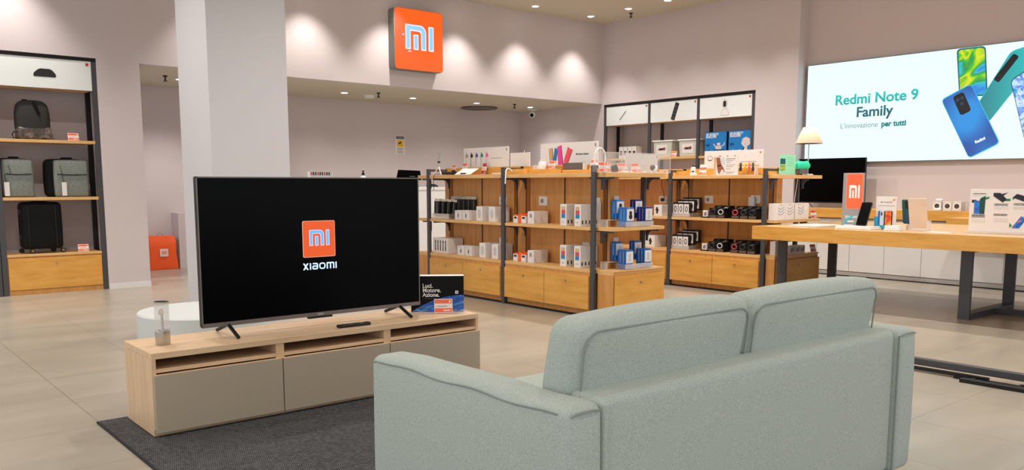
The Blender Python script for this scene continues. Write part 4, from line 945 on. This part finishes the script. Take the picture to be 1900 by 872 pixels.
for k, y in enumerate((9.315, 9.225, 9.125, 9.035)):
    t = goods('camera_box', ['leftmost', 'second', 'third', 'rightmost'][k] + ' small white box with a dark picture on the right alcove shelf', 'box', (10.06, y, ZA), -90, .082, .14, .185, CARD, [('black_picture', INK, rrect(.018, .064, .05, .115, .014))], 'small white camera boxes')
BINM = mat('frosted_bin', (196, 196, 184), .5, noise=.04)
def bin_(loc, label):
    t = thing('storage_bin', label, 'storage bin', loc, -90, 'lidded storage bins')
    m = M().box(.025, .385, 0, .23, 0, .232, .01); 
    for v in m.bm.verts:
        if v.co.z < .1: v.co.x = .205 + (v.co.x - .205) * .92
    m.make('bin', BINM, t); M().box(0, .41, -.010, .24, .232, .255, .006).make('lid', WHITE, t)
    M().box(.09, .295, -.003, .004, .05, .185).make('label', CARD, t)
    M().prism([(.12, .115), (.15, .14), (.2, .135), (.25, .15), (.27, .125), (.25, .1), (.2, .11), (.15, .1)], -.0042, -.002).make('red_picture', mat('brick_red_ink', (130, 60, 60), .6, noise=.4, nscale=60), t)
    M().prism(ell(.19, .12, .03, .016, 12), -.005, -.002).make('dark_picture', INK, t)
    return t
bb = bin_((10.05, 8.618, ZA), 'left lidded storage bin on the right alcove shelf'); dup(bb, (10.05, 8.125, ZA), 'right lidded storage bin on the right alcove shelf')
price_card((10.02, 8.17, ZA), -90, 'orange price card between the two storage bins', .10, .085)
RB = mat('robot_box_blue', (12, 118, 190), .5, noise=.06); RBN = mat('robot_box_navy', (16, 28, 48), .5)
for k, (y, wd) in enumerate(((7.625, .375), (7.215, .375))):
    t = goods('robot_kit_box', ('left' if k == 0 else 'right') + ' blue robot kit box on the right alcove shelf', 'box', (10.05, y, ZA), -90, wd, .13, .335, RBN, [('blue_print', RB, (.002, wd - .002, .002, .333))], 'blue robot kit boxes')
    text('lettering', 'MI ROBOT\nBUILDER', .046, .022, .285, -.0022, WHITE, t, 'LEFT', .0012, 1.0, line=.72)
    M().box(.022, .13, -.0022, 0, .205, .212).make('print_line', SW3, t); M().box(.022, .09, -.0022, 0, .13, .17).make('dark_panel', mat('robot_dark_blue', (8, 70, 130), .5), t)
    m = M()
    if k == 0:
        m.box(.16, .34, -.003, 0, .012, .075, 0).prism(ell(.2, .045, .045, .042, 14), -.0034, 0).prism(ell(.31, .045, .045, .042, 14), -.0034, 0)
    else: m.prism([(.02, .03), (.06, .045), (.1, .03), (.085, .06), (.045, .065)], -.0028, 0).prism(ell(.285, .06, .05, .055, 12), -.003, 0)
    m.make('dark_machine_picture', RBN, t)
    m = M()
    if k == 0: m.box(.19, .29, -.004, 0, .09, .135).box(.215, .27, -.004, 0, .14, .18).prism([(.15, .165), (.16, .172), (.2, .12), (.19, .112)], -.004, 0).prism([(.3, .12), (.345, .15), (.35, .19), (.335, .18), (.33, .155), (.295, .135)], -.004, 0).prism(ell(.2, .045, .028, .026, 12), -.0045, 0).prism(ell(.31, .045, .028, .026, 12), -.0045, 0).box(.04, .10, -.004, 0, .02, .055)
    else: m.prism([(.24, .02), (.27, .1), (.215, .15), (.23, .22), (.29, .245), (.35, .22), (.36, .15), (.31, .11), (.33, .02)], -.004, 0).prism([(.05, .06), (.13, .02), (.2, .075), (.19, .08), (.13, .045), (.08, .075)], -.004, 0)
    m.make('pale_robot_picture', mat('robot_pale_ink', (206, 196, 196), .6, noise=.35, nscale=45), t)

# ---------------------------------------------------------------- left alcove with the bags
A1 = alcove('left alcove shelving with the backpacks and the black suitcase', (1.448, 9.664, 0), 0, 1, .932, .45, .05, 2.388, 2.09, (1.572, .99), .30)
alcove('neighbouring alcove unit barely visible at the left edge of the photo', (.46, 9.664, 0), 0, 1, .932, .45, .05, 2.388, 2.09, (1.572, .99), .30)
M().prism([(.395, 2.21), (.40, 2.20), (.59, 2.20), (.602, 2.212), (.595, 2.235), (.565, 2.27), (.54, 2.28), (.46, 2.28), (.435, 2.268), (.40, 2.235)], .001, .005).make('gadget_picture', INK, A1)
BKF = ramp_mat('charcoal_fabric', [(.3, (46, 46, 46)), (.7, (64, 63, 62))], (200, 200, 200), .9, 2, spec=.15); GRF = ramp_mat('grey_bag_fabric', [(.3, (104, 109, 105)), (.7, (140, 145, 139))], (60, 60, 160), .75, 3, spec=.2)
SHEEN = ramp_mat('shiny_brown_panel', [(.35, (62, 52, 48)), (.55, (96, 84, 78)), (.72, (150, 142, 136))], (14, 14, 14), .35, 3, 1.5)
o = thing('backpack', 'tall charcoal backpack with a shiny brown lower half on the top left shelf', 'backpack', (1.68, 9.71, 1.573), 0)
m = soft_box(0, .295, 0, .16, 0, .385, .05, 3, .012)
for v in m.bm.verts:
    k = max(0, (v.co.z - .26) / .13); v.co.x = .1475 + (v.co.x - .1475) * (1 - .16 * k * k); v.co.y = .08 + (v.co.y - .08) * (1 - .2 * k)
m.make('bag_body', BKF, o, True)
m = soft_box(-.004, .302, -.008, .165, .002, .13, .03, 3, .006); m.make('lower_panel', SHEEN, o, True)
M().tube([(.15, -.008, .38), (.165, -.014, .35), (.18, -.014, .30), (.196, -.012, .245)], .014, 8).make('front_strap', MATTE, o, True); M().tube([(.06, .1, .375), (.075, .1, .398), (.11, .1, .398), (.125, .1, .38)], .007, 8).make('top_handle', MATTE, o, True)
M().tube([(.0, -.005, .075), (-.04, -.005, .07), (-.055, -.005, .04), (-.045, -.005, .01), (0, -.003, .007)], .005, 8).make('side_strap', MATTE, o, True)
def grey_bag(loc, label, wd, ht, taghx):
    t = thing('grey_backpack', label, 'backpack', loc, 0)
    soft_box(-.075, wd - .02, .06, .2, 0, ht - .0, .045, 3, .01).make('rear_body', MATTE, t, True)
    soft_box(0, wd, 0, .09, .003, ht - .008, .022, 3, .008).make('front_body', GRF, t, True)
    M().tube([(.02, -.010, ht * .60), (wd * .5, -.014, ht * .585), (wd - .015, -.010, ht * .60)], .005, 6).make('zip', MATTE, t, True)
    M().tube([(.045, -.014, ht * .82), (.06, -.014, ht * .7), (.06, -.012, ht * .6)], .0025, 6).make('fold', BKF, t, True)
    M().tube([(wd * .25, .13, ht - .01), (wd * .3, .13, ht + .016), (wd * .6, .13, ht + .016), (wd * .66, .13, ht - .01)], .008, 8).make('top_handle', MATTE, t, True)
    M().box(taghx, taghx + .045, -.016, -.013, .012, .15).make('paper_tag', CARD, t); M().tube([(taghx + .02, -.0145, .15), (taghx + .01, -.012, .2), (taghx + .012, -.005, ht * .6)], .0025, 5).make('tag_cord', BLACK, t)
    return t
grey_bag((1.985, 9.70, .992), 'grey two-tone backpack with a white tag, right one on the middle left shelf', .315, .385, .055)
grey_bag((1.522, 9.70, .992), 'grey two-tone backpack at the left photo edge on the middle shelf', .265, .385, .0)
o = thing('suitcase', 'black hard shell cabin suitcase standing on the left alcove cabinet', 'suitcase', (1.655, 9.71, .413), 0)
soft_box(0, .375, 0, .2, .045, .525, .04, 3, .006).make('shell', MATTE, o, True)
for x in (.06, .31): M().tube([(x, -.006, .08), (x, -.008, .3), (x, -.006, .49)], .004, 6).make('rib', BLACK, o, True)
M().tube([(.1, .1, .52), (.12, .1, .53), (.25, .1, .53), (.27, .1, .52)], .007, 6).make('handle', BLACK, o, True)
M().box(-.012, .004, .04, .1, .40, .45, .004).box(-.012, .004, .04, .1, .15, .2, .004).make('side_foot', BLACK, o)
for x in (.01, .085, .305, .37):
    wv = M().cyl((x, .02 if x in (.085, .37) else .15, .026), .025, .018, 'y').make('wheel', BLACK, o, True)
    if x in (.085, .37): M().cyl((x, .012, .026), .014, .009, 'y').make('wheel_hub', mat('brass_hub', (150, 122, 80), .4, metal=.6), wv)
price_card((2.185, 9.71, 1.573), 0, 'orange price card beside the charcoal backpack', .105, .08)
price_card((2.215, 9.71, .413), 0, 'orange price card beside the black suitcase', .105, .08)

# ---------------------------------------------------------------- passage: orange bag
o = thing('paper_bag', 'crumpled orange shopping bag with a white logo square in the passage', 'shopping bag', (3.39, 11.42, 0), -2)
m = soft_box(0, .355, 0, .14, 0, .44, .008, 5, .0)
for v in m.bm.verts:
    n_ = math.sin(v.co.x * 31 + v.co.z * 17) * math.sin(v.co.z * 27 - v.co.x * 11); v.co.y += .010 * n_; v.co.x += .005 * math.sin(v.co.z * 23) - .03 * (v.co.z / .44) * (v.co.x / .355) * .8
    if v.co.z > .4: v.co.y = .07 + (v.co.y - .07) * .55; v.co.z += .010 * (1 - v.co.x / .355)
    if v.co.z < .03: v.co.z = max(v.co.z, 0)
m.make('bag_body', mat('bag_orange', (250, 92, 22), .45, noise=.08, nscale=14, bump=.2), o, True)
M().prism(rrect(.125, .228, .175, .275, .006), -.014, -.0115).make('logo_square', CARD, o); logo_m(.148, .205, .058, -.0155, -.013).make('logo', ORANGE, o)
M().tube([(.11, .05, .435), (.12, .045, .475), (.15, .04, .485), (.18, .045, .475), (.19, .05, .43)], .003, 6).make('bag_handle', GINK, o, True)

# ---------------------------------------------------------------- service counter behind the shelving
o = thing('service_counter', 'tall white service counter behind the television and front shelving', 'counter', (3.95, 8.65, 0), 0)
M().box(0, 2.25, 0, .6, 0, 1.05).make('counter_body', LACQ, o); M().box(-.01, 2.26, -.01, .61, 1.05, 1.087, .002).make('counter_top', LACQ, o)
for x in (.75, 1.5): M().box(x, x + .003, -.001, .001, .05, 1.05).make('panel_joint', GINK, o)
o = thing('counter_monitor', 'black tilted till monitor on the service counter, right of the television top', 'monitor', (5.50, 8.72, 1.088), 0)
M().prism([(.0, .075), (.355, .085), (.335, .20), (.035, .208)], 0, .03).make('monitor_screen', GLOSSB, o); M().box(.12, .22, .01, .05, .0, .09, .004).box(.06, .28, -.06, .1, 0, .01, .003).make('monitor_stand', BLACK, o)
M().box(.18, .26, -.002, 0, .128, .132).make('badge', GINK, o)
o = thing('sanitizer_bottle', 'white pump bottle with a black head on the service counter', 'bottle', (5.035, 8.72, 1.088), 0)
M().lathe([(.034, 0), (.036, .01), (.036, .115), (.014, .135), (.012, .14), (0, .14)]).make('bottle_body', WHITE, o, True); M().lathe([(.016, .138), (.016, .165), (.008, .17), (.008, .185), (0, .187)]).box(-.014, .014, -.008, .008, .183, .193, .003).make('pump_head', BLACK, o)
o = thing('accessory_rack', 'small white rack with a row of dark hanging items on the service counter', 'rack', (4.36, 8.72, 1.088), 0)
M().box(0, .27, .03, .036, 0, .176).box(-.004, .0, 0, .06, 0, .176).box(.27, .274, 0, .06, 0, .176).box(0, .27, 0, .06, 0, .006).make('rack_frame', LACQ, o)
for k in range(9): M().prism([(.012 + .028 * k, .135), (.022 + .028 * k, .135), (.026 + .028 * k, .172), (.014 + .028 * k, .172)], .012, .02).box(.017 + .028 * k, .021 + .028 * k, .014, .031, .165, .169).make('hanging_item', INK if k % 3 else RED, o)
o = thing('card_terminal', 'flat black card terminal on the right end of the service counter', 'card terminal', (5.955, 8.70, 1.088), 0)
M().box(0, .14, 0, .07, .0, .02, .006).prism([(0, .018), (.13, .018), (.10, .034), (.02, .036)], .01, .06).make('terminal_body', BLACK, o); M().box(.03, .09, .008, .01, .02, .03).make('terminal_screen', GLOSSB, o)
# ---------------------------------------------------------------- counter and cabinets under the light box screen
o = thing('oak_counter', 'long thick oak counter top along the right wall under the light box', 'counter', (9.68, 6.10, .715), -90)
M().box(0, 8.2, 0, .525, .0, .108, .002).make('counter_top', OAK, o); M().box(0, 8.2, .0, .525, .1082, .1095).make('top_veneer', OAKE, o)
CB = mat('cabinet_white', (214, 212, 211), .45, noise=.02)
for k in range(9):
    y = 6.03 - .4335 * k
    t = thing('base_cabinet', ['first', 'second', 'third', 'fourth', 'fifth', 'sixth', 'seventh', 'eighth', 'ninth'][k] + ' white handleless base cabinet from the left under the oak counter', 'cabinet', (9.70, y, 0), -90, 'white base cabinets')
    M().box(0, .4325, .03, .5, .06, .714).make('carcass', CB, t); M().box(.002, .4305, .012, .03, .065, .60, .001).make('door', CB, t)
    M().box(.002, .4305, .012, .03, .606, .70, .001).make('drawer_front', CB, t); M().box(0, .4325, .02, .03, 0, .058).make('plinth', mat('plinth_grey', (168, 164, 160), .5), t); M().box(0, .4325, .012, .02, 0, .012).make('plinth_strip', BLACK, t)
t = thing('television', 'black switched off television on the oak counter below the light box screen', 'television', (9.93, 6.03, .826), -90)
M().box(0, .905, 0, .035, .06, .622, .004).make('housing', BLACK, t); M().box(.005, .90, -.0015, .002, .075, .617).make('screen', GLOSSB, t)
for x in (.16, .46 + .29): M().tube([(x - .06, -.06, .004), (x - .02, 0, .055), (x, .015, .06), (x + .03, .06, .004)], .0045, 6).make('leg', BLACK, t, True)
def sensor(loc, label):
    t = goods('sensor_box', label, 'box', loc, -90, .096, .11, .105, CARDS, [], 'small sensor boxes')
    m = M(); A, B_ = ell(.05, .052, .04, .04, 24), ell(.05, .052, .028, .028, 24)
    for k in range(24): m.prism([A[k], A[(k + 1) % 24], B_[(k + 1) % 24], B_[k]], -.003, .0005)
    m.make('white_ring', WHITE, t); M().prism(ell(.05, .052, .027, .027, 20), -.002, .0005).make('dark_picture', mat('olive_dark_ink', (74, 66, 58), .4, noise=.3, nscale=90), t)
    return t
ZC = .826
s0 = sensor((9.80, 4.245, ZC), 'left small beige box with a white ring on the oak counter'); dup(s0, (9.80, 4.132, ZC), 'middle small beige box with a white ring on the oak counter'); dup(s0, (9.80, 4.03, ZC), 'right small beige box with a white ring on the oak counter')
o = thing('cube_gadget', 'small white gadget on top of the left ring box', 'gadget', (9.82, 4.225, ZC + .107), -90); M().box(0, .07, 0, .05, 0, .026, .009, 3).make('gadget_body', WHITE, o, True)
o = thing('cube_gadget', 'small white gadget on the counter in front of the left ring boxes', 'gadget', (9.735, 4.205, ZC), -90); M().box(0, .075, 0, .05, 0, .03, .009, 3).make('gadget_body', WHITE, o, True)
o = thing('acrylic_tray', 'clear empty box right of the ring boxes on the oak counter', 'tray', (9.80, 3.915, ZC), -90)
for x in (0, .03, .06, .09, .115): M().box(x, x + .004, 0, .11, 0, .105).make('tray_divider', CLEARE, o)
M().box(.004, .115, .05, .053, 0, .105).make('tray_back', CLEAR, o)
o = thing('oak_ledge', 'short oak ledge fixed before the counter behind the large info board', 'ledge', (9.32, 3.885, .684), -90)
M().box(0, 1.6, 0, .355, 0, .078, .002).make('ledge_body', OAK, o); M().box(0, 1.6, 0, .355, .0781, .079).make('top_veneer', OAKE, o)

# ---------------------------------------------------------------- display table
TT = .727
t = thing('display_table', 'long thick oak display table on dark steel frames behind the sofa', 'table', (6.90, 4.655, 0), -90)
M().box(0, 3.9, 0, 1.8, TT - .124, TT - .0012, .002).make('table_top', OAK, t)
M().box(.001, 3.899,   .001, 1.799, TT - .0012, TT).make('top_veneer', ramp_mat('table_veneer', [(.3, (214, 168, 112)), (.7, (228, 188, 136))], (3, 30, 30), .18), t)
for x in (.02, 1.743, 3.5):
    f = M().box(x, x + .092, .42, .448, .05, TT - .165).box(x, x + .092, 1.37, 1.398, .05, TT - .165).box(x, x + .092, .42, 1.398, 0, .05).box(x, x + .092, .42, 1.398, TT - .165, TT - .124); f.make('leg_frame', STEEL, t)
M().box(1.835, 3.5, .97, 1.03, .006, .05).make('stretcher', STEEL, t); M().box(.112, 1.743, .88, .94, TT - .165, TT - .124).make('under_rail', STEEL, t); M().box(1.835, 3.5, .88, .94, TT - .165, TT - .124).make('under_rail', STEEL, t)
ZTT = TT + .001
o = thing('display_riser', 'white two tier riser under the black phone at the table edge', 'riser', (7.03, 3.885, ZTT), -90)
M().box(0, .33, 0, .2, 0, .012, .002).make('lower_tier', WHITE, o); M().box(0, .32, .004, .196, .0125, .026, .002).make('upper_tier', WHITE, o)
o = thing('logo_standee', 'tall grey standee with an orange logo panel behind the black phone', 'standee', (7.25, 3.945, ZTT), -92)
M().box(0, .2, 0, .02, 0, .495, .002).make('standee_body', mat('standee_grey', (150, 150, 152), .5, noise=.03), o)
M().prism(rrect(.036, .196, .172, .488, .02), -.002, .002).make('panel_border', mat('panel_pink_edge', (255, 170, 140), .5), o); M().prism(rrect(.040, .192, .176, .484, .018), -.003, .002).make('orange_panel', ORANGE, o)
m = logo_m(0, 0, .1, -.0045, .0)
for v in m.bm.verts: v.co.x = .066 + v.co.x; v.co.z = .27 + v.co.z * 1.62
m.make('logo', mat('logo_white', (255, 250, 248), .5), o)
text('lettering', 'XIAOMI', .034, .034, .088, -.002, WHITE, o, 'LEFT', .0009, 1.0); M().box(.058, .12, -.002, 0, .052, .066).make('white_print', WHITE, o); M().box(.03, .115, -.002, 0, .016, .032).make('white_print', WHITE, o)
M().prism([(.008, .03), (.014, .03), (.05, .085), (.115, .118), (.112, .10), (.06, .07), (.03, .03), (.02, .026)], -.0035, 0).make('cyan_swoosh', mat('cyan_ink', (40, 190, 215), .5), o)
def leaning_phone(name, label, loc, rz, wd, ht, body, lean, roll, cat='phone', th=.009):
    t = thing(name, label, cat, loc, rz)
    mt = Matrix.Rotation(R(lean), 4, 'X') @ Matrix.Rotation(R(roll), 4, 'Y')
    M().prism(rrect(0, wd, 0, ht, .012), 0, th).xf(mt).make('phone_body', body, t)
    return t, mt
o, mt = leaning_phone('smartphone', 'black smartphone leaning on the white riser in front of the logo standee', (7.13, 3.745, ZTT + .033), -90, .098, .225, BLACK, -26, 0)
M().prism(rrect(.004, .094, .004, .221, .01), -.001, .001).xf(mt).make('phone_screen', GLOSSB, o); M().box(.02, .08, .045, .06, -.005, .05).make('phone_stand', CLEARE, o)
o = thing('info_card', 'upright white card with pictured phones on the display table', 'card stand', (7.25, 3.625, ZTT), -90)
M().box(0, .18, 0, .012, 0, .285, .002).make('card', CARD, o)
text('lettering', 'Mi 10 Lite 5G', .018, .09, .232, -.001, GINK, o, 'CENTER', .0001, 1.0); strip_row(M(), .02, .16, .205, 6, .004).make('small_print', GINK, o); M().prism(rrect(.15, .166, .25, .266, .003), -.001, 0).make('badge', ORANGE, o)
M().box(-.006, .09, -.012, -.002, .004, .11, .002).make('cyan_block', mat('cyan_acrylic', (40, 170, 205), .3), o); M().box(.09, .178, -.012, -.002, .004, .03, .002).make('yellow_block', mat('yellow_acrylic', (240, 190, 60), .3), o)
M().prism(rrect(.028, .055, .035, .16, .006), -.0135, -.002).make('blue_phone_picture', mat('royal_ink', (30, 90, 180), .5), o); M().prism(rrect(.046, .08, .035, .16, .006), -.0145, -.002).make('silver_phone_picture', mat('silver_ink', (200, 204, 210), .4), o); M().prism(rrect(.054, .066, .12, .15, .004), -.0155, -.002).make('camera_picture', INK, o)
M().prism(rrect(.084, .15, .035, .16, .006), -.0135, -.002).make('dark_phone_picture', INK, o); M().prism(rrect(.094, .146, .038, .157, .006), -.0150, -.002).make('orange_phone_picture', ramp_mat('sunset_ink', [(.35, (200, 40, 20)), (.5, (250, 140, 20)), (.65, (255, 220, 60))], (12, 12, 14), .5, 1), o)
o, mt = leaning_phone('smartphone', 'teal smartphone leaning with its camera side out beside the pale tablet', (7.37, 3.435, ZTT + .05), -90, .082, .215, grad_mat('teal_phone_back', (8, 70, 110), (6, 96, 76), 2, 0, .21), 13, 0)
M().prism(rrect(.028, .064, .135, .205, .008), -.003, .001).xf(mt).make('camera_bump', INK, o); M().box(.02, .06, .012, .04, -.049, .02).make('phone_stand', WHITE, o); M().box(.03, .05, -.03, .012, -.012, -.001).make('clamp', WHITE, o)
o, mt = leaning_phone('tablet', 'pale back of a tablet leaning on a clear stand on the display table', (7.25, 3.318, ZTT + .02), -90, .152, .262, mat('cream_back', (226, 204, 186), .4, noise=.02), 15, 0, 'tablet')
M().box(-.0, .16, -.03, .05, -.018, -.004).make('stand_base', CLEARE, o); M().box(.154, .172, -.03, .012, -.018, .07).make('stand_post', CLEARE, o)
for k, (x, y, z) in enumerate(((7.06, 3.455, 0), (7.065, 3.45, .0145), (7.075, 3.455, .029))):
    o = M().box(0, .135 - .01 * k, 0, .08, 0, .0135, .003).make('white_slab', WHITE, loc=(x, y, ZTT + z), rz=R(-90)); tag(o, ['bottom', 'middle', 'top'][k] + ' white slab of the small stack at the table edge', 'slab', 'stacked white slabs')
o = M().box(0, .19, 0, .13, 0, .0008).make('leaflet', CARD, loc=(7.08, 3.13, ZTT), rz=R(-96)); tag(o, 'white sheet lying on the table right of the pale tablet', 'leaflet')
o = M().box(0, .30, 0, .5, 0, .0008).make('reflection_sheet', CARD, loc=(7.25, 4.50, ZTT), rz=R(-90)); tag(o, 'white sheet standing in for the light box reflection, left end of display table', 'leaflet')  # light box reflection on the table top, drawn as a white sheet
o = thing('info_board', 'large white info board with phone pictures at the right edge of the display table', 'display board', (7.25, 2.845, ZTT), -90)
M().box(0, .62, 0, .012, .012, .355, .002).make('board', CARD, o); M().box(-.02, .64, -.03, .06, 0, .011, .002).make('clear_foot', CLEARE, o)
m = M()
for x0, z in ((.02, .315), (.185, .235), (.185, .225), (.325, .24), (.325, .23), (.02, .145), (.02, .137), (.185, .155), (.185, .145), (.02, .128)): strip_row(m, x0, x0 + .10, z, 5, .005)
m.make('headline_print', INK, o)
for col in ((.02, (.30, .11, .098, .086)), (.185, (.21, .198, .12, .108, .096)), (.325, (.214, .206, .198))):
    m = M()
    for z in col[1]: strip_row(m, col[0], col[0] + .115, z, 4, .004)
    m.make('small_print', GREYP, o)
TG = mat('dark_teal_picture', (10, 70, 60), .5, noise=.2, nscale=20); NV = mat('navy_picture', (26, 28, 44), .5); GR = mat('green_picture', (10, 120, 80), .5)
WV = ramp_mat('blue_wave_picture', [(.35, (14, 60, 150)), (.5, (40, 130, 220)), (.62, (20, 80, 180)), (.7, (220, 130, 120))], (14, 14, 14), .5, 2, 1.5)
M().box(.015, .05, -.0012, .0, .245, .268).make('dark_picture', NV, o); M().box(.035, .085, -.0015, .0, .155, .262).make('wave_phone_picture', WV, o); M().prism([(.08, .155), (.115, .155), (.118, .30), (.085, .285), (.075, .27)], -.002, 0).make('teal_phone_picture', TG, o); M().prism([(.112, .27), (.145, .28), (.145, .295), (.112, .285)], -.0018, 0).make('green_tab_picture', GR, o)
M().prism([(.175, .30), (.175, .325), (.225, .325), (.275, .275), (.245, .25)], -.002, 0).prism([(.225, .315), (.28, .328), (.255, .31), (.243, .298)], -.0015, 0).make('navy_phone_picture', NV, o); M().prism([(.25, .262), (.30, .262), (.30, .28), (.27, .28)], -.0012, 0).make('green_tab_picture', GR, o)
M().prism([(.315, .29), (.345, .318), (.46, .285), (.46, .262), (.40, .258)], -.002, 0).make('navy_phone_picture', NV, o); M().prism([(.315, .27), (.315, .29), (.332, .285)], -.0012, 0).make('green_tab_picture', GR, o)
M().prism([(.32, .05), (.375, .05), (.425, .13), (.385, .145)], -.002, 0).make('wave_phone_picture', WV, o); M().prism([(.305, .052), (.305, .09), (.325, .07)], -.0012, 0).make('green_tab_picture', GR, o)

# ---------------------------------------------------------------- low dark floor frame right of the sofa
o = thing('floor_frame', 'low black metal floor frame right of the sofa in the foreground', 'floor frame', (5.06, 2.62, 0), -90)
M().box(0, 2.6, .02, .07, .035, .075, .002).make('long_bar', STEEL, o); M().box(.0, .8, -.012, .012, .012, .03, .001).make('front_bar', BLACK, o)
M().prismz([(.62, -.03), (1.05, -.03), (1.05, .02), (.62, .02)], 0, .012).make('foot_plate', BLACK, o); M().box(.68, 1.02, -.10, -.05, .0, .022, .002).make('foot_bar', BLACK, o)
for x in (.05, 1.3, 2.5): M().box(x, x + .05, .02, .07, 0, .035).make('foot', BLACK, o)
M().box(.72, .74, -.06, .02, .012, .02).box(.96, .98, -.06, .02, .012, .02).box(.1, .12, .0, .02, .02, .05).make('link', BLACK, o)
